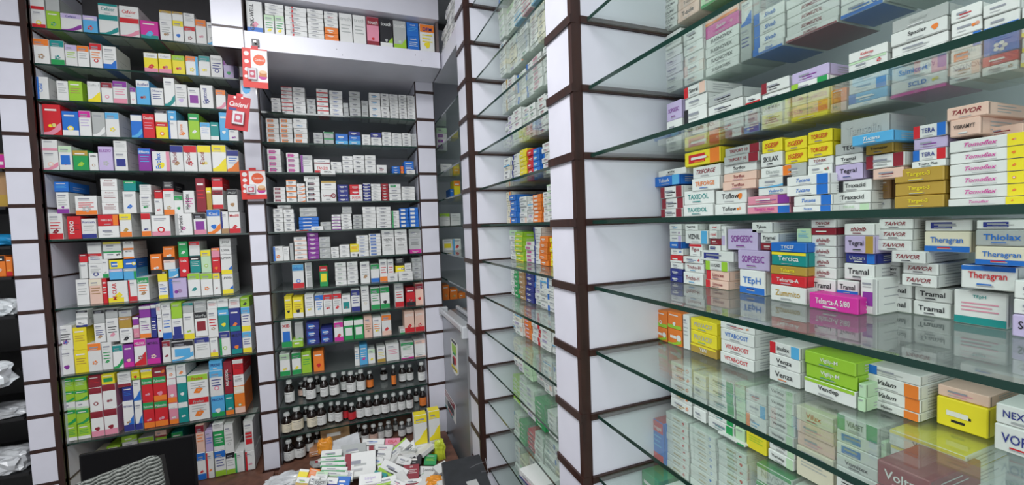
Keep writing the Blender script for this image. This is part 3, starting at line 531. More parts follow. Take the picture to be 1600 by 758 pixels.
add_row('D', 4, 0, PX, [(1032,1066,[(326,'w|m>m=k'),(309,'w|m>m=k'),(291,'w|m>m=k')]),(1028,1072,[(264,'w=k k:MYTIX')],274),(1022,1062,[(274,'b>s w:Tulsark')],290),
 (1067,1114,[(319,'w=t t:TAXIDOL'),(297,'w=t t:TAXIDOL')]),(1080,1124,[(277,'w=b o:TRIFORGE'),(258,'w=g mI:TRIFORGE')],297),(1069,1126,[(233,'y>o#r=o')],257),
 (1116,1165,[(318,'w*o k:Toflow'),(296,'w*o k:Toflow')]),(1128,1181,[(282,'h=i m:Toriflox'),(269,'h=i m:Toriflox'),(255,'w=g k:Toriflox')],296),(1130,1186,[(241,'g>m m:TRIFORT 10'),(227,'g>m m:TRIFORT 10')],255),
 (1167,1236,[(319,'i>b^w=f f:Tavanu met'),(305,'i>p=p')]),(1184,1243,[(292,'w=s b:Veslow-D')],304),(1184,1240,[(276,'w~s>k')],292),(1188,1238,[(260,'w>o=g g:Diamix')],276),(1188,1222,[(238,'w=k k:SKILAX')],260),(1190,1222,[(217,'y=d r:ISGESIP')],238),
 (1238,1300,[(321,'w>b bI:Tucana'),(305,'w>b bI:Tucana')],None,-.02),(1228,1296,[(289,'w>b bI:Tucana'),(273,'w>b bI:Tucana')],305,-.02),(1224,1259,[(255,'g=w'),(234,'y=d r:ISGESIP'),(214,'y=d r:ISGESIP')],276),
 (1261,1300,[(257,'w*r.e'),(245,'w=a m:TONEK'),(223,'y=d r:TORGESIP'),(203,'y=d r:TORGESIP')],273),
 (1304,1360,[(318,'w>j j:TRUNE'),(299,'w=g k:Traxacid'),(281,'w|k=g k:Traxacid')]),(1304,1348,[(256,'a=n k:Tegral'),(241,'w=k k:Tramal'),(222,'g k:TEG')],281),(1312,1390,[(183,'g=w g:Tamsolin')],222),
 (1362,1392,[(311,'w=g'),(280,'z=d')],None,.03),(1363,1412,[(262,'h=m')],279),(1352,1414,[(240,'w|m>m=g')],262),(1352,1396,[(224,'d=k k:Tramapar')],240),(1330,1396,[(207,'s=w wI:Tucana')],224,-.02),
 (1396,1476,[(305,'d=y y:Target-3'),(284,'d=y y:Target-3'),(261,'d=y y:Target-3')]),(1424,1478,[(250,'w=t k:Trama Plus'),(232,'w|b>r n:TERA'),(214,'a=p'),(193,'w|r>b n:TERA')],261),
 (1480,1612,[(308,'w>y.o fI:Tomoflex'),(289,'w>y.o fI:Tomoflex'),(270,'w>y.o fI:Tomoflex'),(251,'w>y.o fI:Tomoflex'),(232,'w>y.o fI:Tomoflex'),(212,'w>y.o fI:Tomoflex')]),(1483,1532,[(184,'h=w k:VIBRAMYT')],212),(1534,1600,[(196,'h=m')],212,.03),(1478,1545,[(163,'h mI:TAIVOR')],184)], XD)
add_row('D', 5, 0, PX, [(1046,1065,[(430,'n=w'),(420,'n=w'),(410,'w=g'),(399,'r_w'),(388,'w*b'),(378,'b>n'),(368,'w>a'),(359,'w*p'),(350,'w=s')]),(1067,1098,[(426,'w=s m:Tricho-H'),(411,'w=s m:Tricho-H'),(401,'w*r=b')]),(1077,1097,[(381,'w^r m:Figus')],401),(1070,1106,[(360,'w>s k:VIZNIL')],381),(1070,1090,[(350,'w k:TAIVOR')],360),
 (1102,1138,[(438,'h|r=m m:Limcee'),(423,'h|r=m m:Limcee'),(408,'w|l>l k:LUQED')]),(1093,1146,[(392,'w#n')],408),(1107,1125,[(383,'w#n'),(373,'m'),(360,'w>g r:roxi'),(350,'w r:roxi')],392),(1127,1134,[(353,'w#a')],392),
 (1155,1196,[(422,'w_b=n b:TEpH')]),(1152,1203,[(391,'a=p p:SOPGESIC')],422),(1136,1184,[(358,'a=p p:SOPGESIC')],391),(1188,1216,[(380,'m'),(364,'w=k k:Tramal')],391),(1174,1206,[(347,'w=g k:Tykon')],364),
 (1203,1260,[(447,'w=g d:Zummito'),(430,'r=i w:Telsarta-A'),(416,'d=y y:Telsarta'),(394,'t^y w:Tercica'),(379,'b=s w:TYCEF')],None,-.02),(1244,1267,[(357,'j=s s:Thera')],379),
 (1263,1342,[(461,'f=w w:Telsarta-A 5/80')],None,-.03),(1266,1305,[(435,'w=k k:Tramal'),(418,'w=m mI:thinib'),(402,'w=m mI:thinib'),(385,'w=m mI:thinib'),(367,'w=m mI:thinib'),(356,'m=r'),(343,'w=k mI:TAIVOR')],459),
 (1307,1342,[(438,'w_b k:Tramal')],461),(1318,1366,[(412,'w=k k:Tramal'),(396,'n>b=w g:Unicam'),(368,'a>d=k k:Tegral'),(349,'w=m mI:thinib')],438),(1344,1370,[(434,'w#p>g')],None,-.01),
 (1373,1424,[(464,'w=k k:Tramal'),(443,'w=k k:Tramal')],None,.04),(1426,1486,[(472,'w=k k:Tramal'),(450,'w=k k:Tramal')],None,.04),(1373,1406,[(415,'w=k k:VIBRAMYT'),(393,'w=g')],443,.04),
 (1408,1464,[(429,'w=k mI:TAIVOR'),(411,'w=k mI:TAIVOR')],448,.02),(1392,1446,[(392,'w=k mI:TAIVOR')],411,.01),(1370,1424,[(375,'w=k mI:TAIVOR'),(358,'w=k mI:TAIVOR'),(342,'w=k mI:TAIVOR')],392,.01),
 (1448,1487,[(430,'g=w'),(412,'g'),(394,'g')],450,.09),(1443,1518,[(361,'c_b=r b:Theragran'),(343,'w#n=g')],394,.02),(1489,1576,[(455,'w_t=i t:TEpH')],None,.03),(1500,1590,[(415,'w^b=b r:Theragran')],453,.02),(1522,1612,[(385,'c_b=r b:Theragran'),(358,'g=b b:Thiolax'),(343,'w#n=g')],415,.01),
 (1580,1660,[(495,'a=k k:Surbex'),(470,'w=g'),(440,'w=b')])], XD)
add_row('D', 6, 0, PX, [(1022,1042,[(511,'o~l*w'),(485,'o_l.w')]),(1043,1065,[(514,'o~l*w'),(488,'o_l.w')]),(1067,1077,[(492,'w=g')]),(1078,1120,[(541,'d^y w:YEN'),(520,'y=l g:PRIVACEF'),(501,'y=l g:PRIVACEF')]),
 (1124,1178,[(556,'w=g r:VITABOOST'),(537,'w=g r:VITABOOST'),(518,'w=g b:VITABOOST'),(506,'w*o=r')]),(1180,1199,[(566,'g=k'),(548,'g=k'),(530,'g=w')],None,.04),(1201,1250,[(577,'w=o k:Venza'),(557,'w=k k:Venza'),(538,'w|r>s k:inulax')]),
 (1255,1338,[(600,'w^l=g k:Vendep'),(578,'l=e w:Viglip-M'),(557,'l=e w:Viglip-M')]),(1352,1438,[(634,'w>o kI:Valam'),(614,'w>o kI:Valam'),(593,'w>o kI:Valam'),(578,'w|b=g')],None,.03),(1340,1351,(600,2,'j')),
 (1462,1545,[(628,'y=k'),(610,'h=i')],None,.05),(1552,1640,[(672,'w=r n:VORIF'),(640,'w=g n:NEXUM')],None,.03)], XD)
add_row('D', 7, 0, PX, [(1047,1080,(570,5,'w*o=d')),(1082,1102,(585,4,'w=g')),(1105,1146,(592,5,'w>e=t')),(1148,1163,(600,4,'j')),(1165,1197,[(672,'y=l'),(650,'w|o=s'),(630,'w>s'),(612,'w=r')]),(1199,1240,(598,7,'w>j=g k:Veridep')),
 (1243,1302,[(707,'c=g'),(686,'h=i'),(666,'h=i'),(643,'c=r r:Vilax')]),(1305,1372,[(740,'w=k k:Vomitex'),(722,'w=k k:Vomitex'),(702,'w#b'),(682,'w#b'),(657,'w|e>e=g k:VIASET')]),
 (1376,1384,(690,4,'j')),(1386,1510,[(830,'w^y=g k:Vendep'),(800,'w^y=g k:Vendep'),(770,'w^y=g k:Vendep'),(742,'w^y=g k:Vendep'),(716,'w^y=g k:Vendep'),(690,'w^y=g k:Vendep')]),(1366,1452,[(775,'m=i w:Voltra'),(735,'m=i w:Voltra')],None,-.09)], XD)
add_row('D', 8, 0, PX, [(1017,1037,[(657,'b^r_r=s w:Trugel')],None,-.01),(1040,1075,(630,8,'w*r d:pantozol')),(1077,1118,(645,9,'w*b d:pantozol')),(1120,1166,(688,8,'w*r d:pantozol')),(1121,1164,[(668,'w>e=g')],688),
 (1180,1236,(722,4,'w^e=g g:NIVISA')),(1240,1300,(722,5,'w#t=g')),(1304,1372,(760,4,'w=g'))], .69, maxz=lev(8)+.141)
add_row('D', 9, 0, PX, [(1003,1030,[(730,'e#w=w')]),(1035,1080,(770,3,'w|e=g'))], .64)
# ------------------------------------------------------------------ build the cartons
BAYN = dict(A='monitor-side', B='ledge-bay', C='slanting-bay', D='nearest-bay')
LROW = {}
for p in POOL: LROW.setdefault(p['bay'], set()).add(p['L'])
LROW = {k: {L: i for i, L in enumerate(sorted(v))} for k, v in LROW.items()}
stk = {}
for p in POOL: stk.setdefault((p['bay'], p['L']), {}).setdefault((round(p['mid'], 4), p['si'], id(p['base']) if False else p['base']), 0)
for k in stk:
    ks = sorted(stk[k], key=lambda t: (-t[0] if k[0] in 'CD' else t[0]))
    stk[k] = {t: i for i, t in enumerate(ks)}
def carton_label(p):
    s = stk[(p['bay'], p['L'])][(round(p['mid'], 4), p['si'], p['base'])]; r = LROW[p['bay']][p['L']]
    row = '%s %s shelf' % (ORD[r], BAYN[p['bay']])
    if p['n'] == 1: return '%s carton standing %s along the %s' % (look(p['sty']), ORD[s], row)
    pos = 'bottom' if p['j'] == 0 else 'topmost' if p['j'] == p['n']-1 else ORD[p['j']]+' up'
    return '%s carton, %s in %s stack along the %s' % (look(p['sty']), pos, ORD[s], row)
flats = sorted([p for p in POOL if p['kind'] == 'tablet_carton'], key=lambda p: -p['area'])
upr = sorted([p for p in POOL if p['kind'] == 'syrup_carton'], key=lambda p: -p['area'])
rest = flats[300:] + upr[300:]
cnt = {}
for p in flats[:300]+upr[:300]: cnt[(p['bay'], p['L'], p['sty'])] = cnt.get((p['bay'], p['L'], p['sty']), 0)+1
for i, p in enumerate(flats[:300]+upr[:300]):
    b = MB(); rn = random.Random(i)
    flip = 1 if (p['wall'] or p['loc'][0] < 0) else -1
    carton(b, p['w'], p['d'], p['h'], p['sty'], flip, rn, p['near'])
    o = b.build(p['kind'], CARD); o.location = p['loc']; o.rotation_euler = (0, 0, p['rz'])
    tag(o, carton_label(p), 'medicine box')
    if cnt[(p['bay'], p['L'], p['sty'])] > 1:
        o['group'] = '%s cartons on the %s %s shelf' % (look(p['sty']), ORD[LROW[p['bay']][p['L']]], BAYN[p['bay']])
big = MB()
def into(big, b, M):
    i = len(big.v); big.v += [tuple(M @ Vector(v)) for v in b.v]
    for f, m, c in zip(b.f, b.m, b.c): big.face(tuple(i+t for t in f), m, c)
for i, p in enumerate(rest):
    b = MB(); carton(b, p['w'], p['d'], p['h'], p['sty'], 1 if (p['wall'] or p['loc'][0] < 0) else -1, random.Random(9000+i), False)
    into(big, b, Matrix.Translation(p['loc']) @ Matrix.Rotation(p['rz'], 4, 'Z'))
if rest:
    tag(big.build('small_carton_stock', CARD), 'mass of small white tablet cartons packed behind and between the larger ones', 'medicine boxes', kind='stuff')
print('CARTONS', len(flats), len(upr), 'rest', len(rest))
# ------------------------------------------------------------------ bottles
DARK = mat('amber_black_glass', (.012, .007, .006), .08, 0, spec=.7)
CLEARB = mat('smoky_bottle', (.10, .10, .10), .1, 0, spec=.7)
CAPM = mat('white_bottle_cap', (.72, .73, .72), .4, .05)
LBL = {k: mat('label_'+CN[k], PAL[k], .5, .06, scale=150) for k in 'wcorydhei'}
PRINT = mat('label_print', (.12, .12, .14), .6)
def bottle(loc, r, h, lab, glass=DARK, label=''):
    o = empty('medicine_bottle', loc, random.uniform(-.5, .5), label=label, cat='bottle', group='glass medicine bottles on the lowest shelves')
    b = MB(); b.lathe([(r*.9, 0), (r, h*.02), (r, h*.60), (r*.93, h*.68), (r*.62, h*.76), (r*.42, h*.81), (r*.40, h*.86)], 18); g = b.build('bottle_body', glass, o, True)
    c = MB(); n = 20; i = 0
    c.lathe([(r*.5, h*.855), (r*.53, h*.86), (r*.53, h*.975), (r*.47, h)], 20)
    for t in range(0, 20, 2): a = 2*math.pi*t/20; x, y = math.cos(a)*r*.535, math.sin(a)*r*.535; c.box(x-.0006, x+.0006, y-.0006, y+.0006, h*.87, h*.965)
    c.build('screw_cap', CAPM, o)
    l = MB(); l.lathe([(r*1.008, h*.1), (r*1.012, h*.101), (r*1.012, h*.52), (r*1.008, h*.521)], 24, caps=False)
    for j, (z, w) in enumerate([(.44, .9), (.38, .5), (.30, .8), (.26, .75), (.22, .8), (.18, .6)]):
        for s in range(8):
            a0 = -math.pi/2 + (s/8-.5)*w*1.5; a1 = -math.pi/2 + ((s+.75)/8-.5)*w*1.5; R = r*1.02
            hh = .022 if j == 0 else .008
            l.quad((R*math.cos(a0), R*math.sin(a0), h*z), (R*math.cos(a1), R*math.sin(a1), h*z), (R*math.cos(a1), R*math.sin(a1), h*(z+hh)), (R*math.cos(a0), R*math.sin(a0), h*(z+hh)), 1)
    l.build('paper_label', [LBL[lab], PRINT], o)
    return o
def brow(L, ox, oy, sc, spec, rown):
    z = lev(L)+.0042
    for i, (x, top, w, lab, dy) in enumerate(spec):
        px = ox+x/sc; Y = 2.465+dy
        lo, hi = -2, 2
        for _ in range(40):
            m = (lo+hi)/2
            if pj((m, Y, z+.06))[0] < px: lo = m
            else: hi = m
        zt = onY(px, oy+top/sc, Y).z; h = min(zt-z, .132)
        h = max(h, .075)
        nm = {'w': 'white', 'c': 'beige', 'o': 'orange', 'r': 'red', 'y': 'yellow', 'd': 'golden', 'h': 'peach', 'e': 'green', 'i': 'pink'}[lab]
        bottle((lo, Y, z), w/sc/660*2.36/2, h, lab, CLEARB if (L == 12 and x > 830) else DARK, 'dark bottle with %s label and white cap, %s along the %s bottle row' % (nm, ORD[i], rown))
brow(10, 370, 560, 3.828, [(315,130,50,'w',0),(385,145,36,'h',.08),(413,112,38,'w',.05),(442,120,54,'w',0),(480,105,36,'w',.08),(522,110,44,'w',0),(583,90,54,'w',0),(640,80,42,'w',.05),(683,78,52,'w',0),(716,85,30,'w',.09),(743,68,50,'w',0),(795,75,42,'o',.03),(878,55,44,'w',.12),(938,40,28,'o',0),(990,38,44,'w',.04),(1035,35,44,'w',.04),(1105,22,46,'w',0)], 'upper')
brow(11, 370, 560, 3.828, [(300,325,56,'c',-.01),(360,292,66,'c',0),(412,290,34,'w',.09),(450,285,56,'c',0),(506,272,52,'w',0),(566,262,40,'w',.02),(608,258,44,'w',0),(650,262,38,'r',.03),(688,268,44,'r',0),(738,235,48,'w',0),(788,228,48,'w',0),(838,222,48,'w',0),(888,214,48,'w',0),(938,208,44,'w',0),(985,200,44,'w',0),(1033,190,44,'w',0),(1072,182,30,'w',.08),(1112,175,42,'o',0)], 'middle')
brow(12, 370, 560, 3.828, [(312,488,54,'w',-.01),(378,470,58,'w',0),(432,452,50,'w',.05),(480,446,40,'w',.10),(728,398,36,'w',.08),(768,400,46,'w',0),(818,395,46,'h',0),(860,385,44,'w',.02),(907,375,44,'w',.02),(948,372,30,'w',.08),(987,380,46,'w',0),(1030,362,46,'w',.02)], 'lowest')
# ------------------------------------------------------------------ white ledge and the cabinet over the middle bay
LX0, LX1, LY = -.382, .478, 2.16
lt, lb = LEDGE_T-H0, LEDGE_B-H0
led = empty('overhead_cabinet', (0, LY, LEDGE_B), label='white laminate overhead cabinet whose thick ledge carries tall cartons', cat='cabinet')
def part(b, name, m, par):
    off = par.location
    b.v = [(v[0]-off.x, v[1]-off.y, v[2]-off.z) for v in b.v]; return b.build(name, m, par)
b = MB(); b.box(LX0, LX1, LY, YB-.003, LEDGE_B, LEDGE_T, b=.001); b.box(AB1+.003, B0-.003, YB-.003, 2.81, LEDGE_B, LEDGE_T); b.box(LX1+.008, .80, C1+.004, YB-.01, LEDGE_B, LEDGE_T, b=.001); part(b, 'ledge_board', LAM, led)
b = MB()
for px, py in ((526, 77), (535, 86), (649, 86), (658, 95)):
    q = onY(px, py, LY-.001); b.box(q.x-.0015, q.x+.0015, LY-.0012, LY, q.z-.0015, q.z+.0015)
part(b, 'screw_holes', mat('screw_hole', (.03, .03, .03), .6), led)
b = MB(); zt = H0+1.047; b.box(LX0, LX1, LY, YB-.003, zt, zt+.13, b=.001); b.box(AB1+.003, B0-.003, YB-.003, 2.81, zt, zt+.13); part(b, 'top_board', LAM, led)
b = MB(); b.box(-.50, LX0-.003, LY, LY+.012, LEDGE_B, H0+.888); b.box(-.50, LX0-.003, LY, LY+.012, H0+.898, H0+1.18); part(b, 'front_panel', LAM, led)
b = MB(); b.box(-.50, LX0-.003, LY+.002, YB-.004, LEDGE_B, H0+1.18); b.box(LX0-.003, LX0, LY-.001, LY+.2, LEDGE_B, H0+1.18); part(b, 'brown_side', WOOD, led)
b = MB(); b.box(LX1-.012, LX1, LY+.02, YB-.004, LEDGE_T+.0005, zt-.0005); part(b, 'inner_side_panel', mat('brown_grey_laminate', (.16, .12, .12), .45, .1), led)
for si, (y, n) in enumerate([(1.93, 11), (2.03, 8), (2.13, 5)]):
    for j in range(n):
        b = MB(); carton(b, .088, .09, .0205, 'w=g', 1, random.Random(si*20+j), False); o = b.build('tablet_carton', CARD); o.location = (.492+.004*((j*7) % 3), y, LEDGE_T+.0006+j*.021); o.rotation_euler = (0, 0, -math.pi/2)
        tag(o, 'white carton, %s in the %s pile on the ledge above the fridge' % ('bottom' if j == 0 else ORD[j]+' up', ('tallest', 'middle', 'shortest')[si]), 'medicine box', 'white cartons piled on the ledge above the fridge')
# ------------------------------------------------------------------ wooden counter under the back bays
b = MB(); ct = lev(12)+.001
b.box(A1+.005, AB0-.005, 2.30, 2.80, ct-.05, ct, b=.002); b.box(AB0-.02, B0, 2.368, YB-.003, ct-.05, ct-.004); b.box(AB1+.005, B0-.004, 2.36, 2.80, ct-.05, ct, b=.002)
cn = empty('wooden_counter', (-.4, 2.3, 0), label='brown wooden base counter carrying the lowest bottles and cartons', cat='counter')
part(b, 'counter_top', WOODL, cn)
b = MB(); b.box(A0, B0, 2.372, 2.388, .02, ct-.055); part(b, 'kickboard', WOOD, cn)
# desk carrying the heap
DZ = H0-1.15
dk = empty('desk', (.03, 1.9, 0), label='low brown desk under the heap of loose medicine packets', cat='desk')
b = MB(); b.box(-.37, .455, 1.45, 2.33, DZ-.03, DZ, b=.002); part(b, 'desk_top', WOODL, dk)
for x, y in ((-.34, 1.5), (.42, 1.5), (-.34, 2.28), (.42, 2.28)):
    b = MB(); b.box(x-.02, x+.02, y-.02, y+.02, 0, DZ-.031, b=.002); part(b, 'leg', WOOD, dk)
# ------------------------------------------------------------------ fridge in the corner
STEEL = mat('silver_fridge_steel', (.33, .35, .37), .28, .06, metal=.6, scale=3)
PLAST = mat('fridge_light_plastic', (.52, .54, .56), .3, .05)
FX0, FY0, FY1, FT = .476, C1+.01, YB-.012, H0-.455
fr = empty('refrigerator', (.7, 2.1, 0), label='silver refrigerator with magnets standing in the corner behind the column', cat='fridge')
b = MB(); b.box(FX0+.045, .96, FY0+.003, FY1, .03, FT-.02, b=.006); part(b, 'cabinet_body', STEEL, fr)
b = MB(); b.box(FX0, FX0+.04, FY0+.002, FY1, .06, FT-.045, b=.01); part(b, 'door', STEEL, fr)
b = MB(); b.box(FX0-.012, .95, FY0, FY1+.002, FT-.04, FT-.022, b=.004); part(b, 'top_lid', PLAST, fr)
b = MB(); b.box(FX0-.02, FX0+.03, FY0-.001, FY0+.03, FT-.06, FT, b=.006); b.box(FX0-.02, FX0+.03, FY1-.03, FY1, FT-.05, FT, b=.006); b.box(FX0-.022, FX0-.004, FY0+.02, FY1-.02, FT-.03, FT, b=.006); b.box(.55, .57, FY0+.02, FY1-.02, FT-.018, FT+.002, b=.004); part(b, 'top_handle_rail', PLAST, fr)
b = MB(); 
for y in (FY0+.05, FY1-.05): b.box(.53, .57, y-.02, y+.02, 0, .028); b.box(.88, .92, y-.02, y+.02, 0, .028)
part(b, 'foot', WOOD, fr)
def sticker(name, y0, y1, z0, z1, items, shape=None, label='', cat='magnet'):
    """flat print on the fridge door, u runs from far to near"""
    b = MB(); X = FX0-.0008
    P = lambda u, v, k=0: (X-.0006*k, y1+(y0-y1)*u, z0+(z1-z0)*v)
    pts = shape or [(0, 0), (1, 0), (1, 1), (0, 1)]
    b.v += [P(u, v) for u, v in pts] + [(FX0-.0001, *P(u, v)[1:]) for u, v in pts]; n = len(pts)
    b.face(tuple(range(n)), 0, (.85, .85, .82))
    for t in range(n): b.face((t, n+t, n+(t+1) % n, (t+1) % n), 0, (.6, .6, .6))
    for k, (u0, u1, v0, v1, c) in enumerate(items): b.quad(P(u0, v0, k+1), P(u1, v0, k+1), P(u1, v1, k+1), P(u0, v1, k+1), 0, PAL[c])
    o = b.build(name, CARD); tag(o, label, cat); return o
def fy(px, py): return onX(px, py, FX0)
q0, q1 = fy(704, 525), fy(717, 592)
sticker('magnet', q1.y, q0.y, q1.z, q0.z, [(.15, .85, .88, .96, 'k'), (.2, .8, .62, .85, 'l'), (.3, .7, .55, .62, 'e'), (.35, .75, .3, .5, 'r'), (.25, .5, .25, .45, 'k'), (.1, .9, .12, .22, 'y'), (.2, .8, .14, .17, 'k')],
        [(0, .12), (.3, 0), (.7, 0), (1, .12), (1, .95), (.5, 1), (0, .95)], 'tall white magnet with lime flask and yellow foot on the fridge door')
q0, q1 = fy(689, 596), fy(713, 664)
sticker('sticker', q1.y, q0.y, q1.z, q0.z, [(.05, .95, .66, .96, 'm'), (.12, .88, .84, .9, 'w'), (.12, .7, .74, .79, 'w'), (.1, .4, .2, .6, 'g'), (.5, .9, .3, .62, 'k'), (.15, .85, .06, .14, 't'), (.55, .8, .16, .26, 'r')],
        None, 'white poster sticker with maroon heading low on the fridge door', 'sticker')
# ------------------------------------------------------------------ red sachet cards on the slim column
RED = mat('red_card', (.62, .02, .015), .35, .05); WHITEM = mat('white_card', (.8, .8, .78), .4, .03)
BLIS = glass_mat('clear_blister', (.93, .93, .95), .05, 1.45, .06); BLUEM = mat('blue_card', (.02, .27, .55), .35); BLKM = mat('black_plastic', (.012, .012, .013), .35, .1)
def hang_card(px0, py0, px1, py1, Y, rot, kind, label, blu=False):
    c0, c1 = onY(px0, py0, Y), onY(px1, py1, Y); w, h = c1.x-c0.x, c0.z-c1.z
    o = empty('sweetener_card', ((c0.x+c1.x)/2, Y, (c0.z+c1.z)/2), label=label, cat='blister pack'); o.rotation_euler = (0, R_(rot), 0)
    b = MB(); b.box(-w/2, w/2, 0, .0012, -h/2, h/2, col=PAL['r'])
    def R(u0, u1, v0, v1, c, k=1): b.quad((-w/2+u0*w, -.0002*k, -h/2+v0*h), (-w/2+u1*w, -.0002*k, -h/2+v0*h), (-w/2+u1*w, -.0002*k, -h/2+v1*h), (-w/2+u0*w, -.0002*k, -h/2+v1*h), 0, c)
    def D(u, v, r, c, k=2, n=24, asp=1):
        i = len(b.v); b.v += [(-w/2+u*w+r*w*math.cos(2*math.pi*t/n), -.0002*k, -h/2+v*h+r*w*asp*math.sin(2*math.pi*t/n)) for t in range(n)]; b.face(tuple(range(i, i+n)), 0, c)
    red, wh, org = (.66, .03, .02), (.82, .8, .78), (.75, .10, .02)
    if kind == 'C':
        R(.0, 1, 0, 1, (.5, .012, .02)); put_text(b, 'Canderel', 'BI', -w*.40, w*.42, h*.18, h*.34, -.0006, wh); R(.08, .42, .56, .64, (.05, .05, .22), 2);
        D(.3, .95, .06, wh); D(.62, .97, .05, wh); 
    else:
        R(0, 1, 0, 1, red); R(.34, 1, .05, .97, wh, 2); R(.34, 1, 0, .16, red, 3); D(.68, .72, .27, wh, 4); D(.68, .72, .245, org, 5); put_text(b, 'Canderel', 'B', w*.0, w*.36, h*.19, h*.25, -.0014, wh)
        D(.17, .86, .10, wh, 3); D(.17, .66, .09, wh, 3); D(.8, .3, .17, (.5, .04, .3), 5, asp=.8); R(.66, .96, .3, .42, (.55, .2, .05), 6); D(.81, .42, .15, (.75, .5, .3), 7, asp=.5)
        D(.17, .46, .09, wh, 3); D(.13, .28, .07, wh, 3)
        i = len(b.v)
    # hanger tab
    b.box(-w*.14, w*.14, 0, .0012, h/2, h/2+.012, col=PAL['r'])
    b.build('backing_card', CARD, o)
    bx0, bx1, bz0, bz1 = (-.2*w, .3*w, -.34*h, .04*h) if kind == 'C' else (-.28*w, .06*w, -.3*h, -.02*h)
    p = MB(); p.box(bx0, bx1, -.010, -.002, bz0, bz1, col=(.8, .78, .78), b=.001); 
    p.quad((bx0+.2*(bx1-bx0), -.0102, bz0+.15*(bz1-bz0)), (bx1-.12*(bx1-bx0), -.0102, bz0+.15*(bz1-bz0)), (bx1-.12*(bx1-bx0), -.0102, bz1-.2*(bz1-bz0)), (bx0+.2*(bx1-bx0), -.0102, bz1-.2*(bz1-bz0)), 0, (.6, .04, .1))
    i = len(p.v); cx, cz, rr = (bx0+bx1)/2, (bz0+bz1)/2, (bx1-bx0)*.22
    p.v += [(cx+rr*math.cos(2*math.pi*t/14), -.0105, cz+rr*math.sin(2*math.pi*t/14)) for t in range(14)]; p.face(tuple(range(i, i+14)), 0, (.8, .75, .75))
    p.build('sweetener_dispenser', CARD, o)
    g = MB(); g.box(bx0-.003, bx1+.003, -.0125, -.0008, bz0-.003, bz1+.003, b=.002); g.build('clear_blister', BLIS, o)
    return o
hang_card(377, 74, 420, 139, 2.143, 1, 'S', 'red and white sweetener card hanging highest, just under the ledge end')
hang_card(352, 149, 391, 204, 2.146, 8, 'C', 'tilted plain red sweetener card hanging from the blue tag')
hang_card(375, 266, 417, 311, 2.36, -1, 'S', 'red and white sweetener card fixed lowest on the slim column')
q = onY(380, 72, 2.36)
t = onY(385, 139, 2.15); b = MB()
pts = [(-.016, .012), (-.010, .016), (.014, .014), (.016, -.002), (.010, -.016), (-.004, -.022), (-.014, -.012)]
n = len(pts); b.v += [(x, 0, z) for x, z in pts]+[(x, .001, z) for x, z in pts]; b.face(tuple(range(n))); b.face(tuple(reversed(range(n, 2*n))))
for k in range(n): b.face((k, n+k, n+(k+1) % n, (k+1) % n))
o = b.build('blue_tag', BLUEM); o.location = t; tag(o, 'small sky-blue cardboard tag between the two upper red cards', 'tag')
t = onY(399, 68, 2.152)
o = empty('display_hook', (t.x, t.y, t.z), label='black display hook strip on the ledge end above the red cards', cat='hook')
b = MB(); b.box(-.014, .014, 0, .003, -.012, .02, b=.001); b.build('black_tab', BLKM, o)
b = MB(); b.box(-.0012, .0012, -.012, .046, .002, .0045); b.box(-.005, .005, -.014, -.012, .0, .007); b.build('peg', mat('peg_metal', (.6, .6, .6), .3, metal=1), o)
b = MB(); b.box(-.010, -.006, .001, .0022, -.22, -.012); b.build('strip', WHITEM, o)
# ------------------------------------------------------------------ monitor and woven chair
MK = mat('monitor_black_plastic', (.005, .005, .006), .5, .1, spec=.25); SCR = mat('monitor_screen', (.002, .002, .003), .35, spec=.2)
m0, m1 = onY(123, 716, 1.9), onY(303, 678, 1.9); mw = m1.x-m0.x; mtop = max(m0.z, m1.z)-.004
mo = empty('computer_monitor', ((m0.x+m1.x)/2, 1.9, DZ), label='flat black computer monitor seen behind the woven chair back', cat='monitor')
b = MB(); b.box(-mw/2, mw/2, 0, .012, mtop-.28-DZ, mtop-DZ, b=.002)
b.build('bezel', MK, mo)
b = MB(); b.box(-mw/2+.006, mw/2-.006, -.0006, .0002, mtop-.27-DZ, mtop-.006-DZ); b.build('screen', SCR, mo)
b = MB(); b.box(-mw/2+.05, mw/2-.05, .0125, .03, mtop-.24-DZ, mtop-.05-DZ, b=.006); b.build('rear_housing', MK, mo)
b = MB(); b.box(-.03, .03, .014, .04, 0, mtop-.2-DZ, b=.003); b.box(-.1, .1, -.04, .1, 0, .012, b=.003); b.build('stand', MK, mo)
b = MB(); b.box(-1.25, -.39, 1.45, 2.29, DZ-.03, DZ, b=.002)
d2 = empty('computer_desk', (-.8, 1.9, 0), label='brown computer desk under the black monitor', cat='desk'); part(b, 'desk_top', WOODL, d2)
for x, y in ((-1.22, 1.5), (-.42, 1.5), (-1.22, 2.24), (-.42, 2.24)):
    b = MB(); b.box(x-.02, x+.02, y-.02, y+.02, 0, DZ-.031, b=.002); part(b, 'leg', WOOD, d2)
WOV = mat('grey_woven_fabric', (.23, .24, .22), .85, .3, scale=90, bump=.4); WOVD = mat('grey_woven_shadow', (.045, .05, .045), .9)
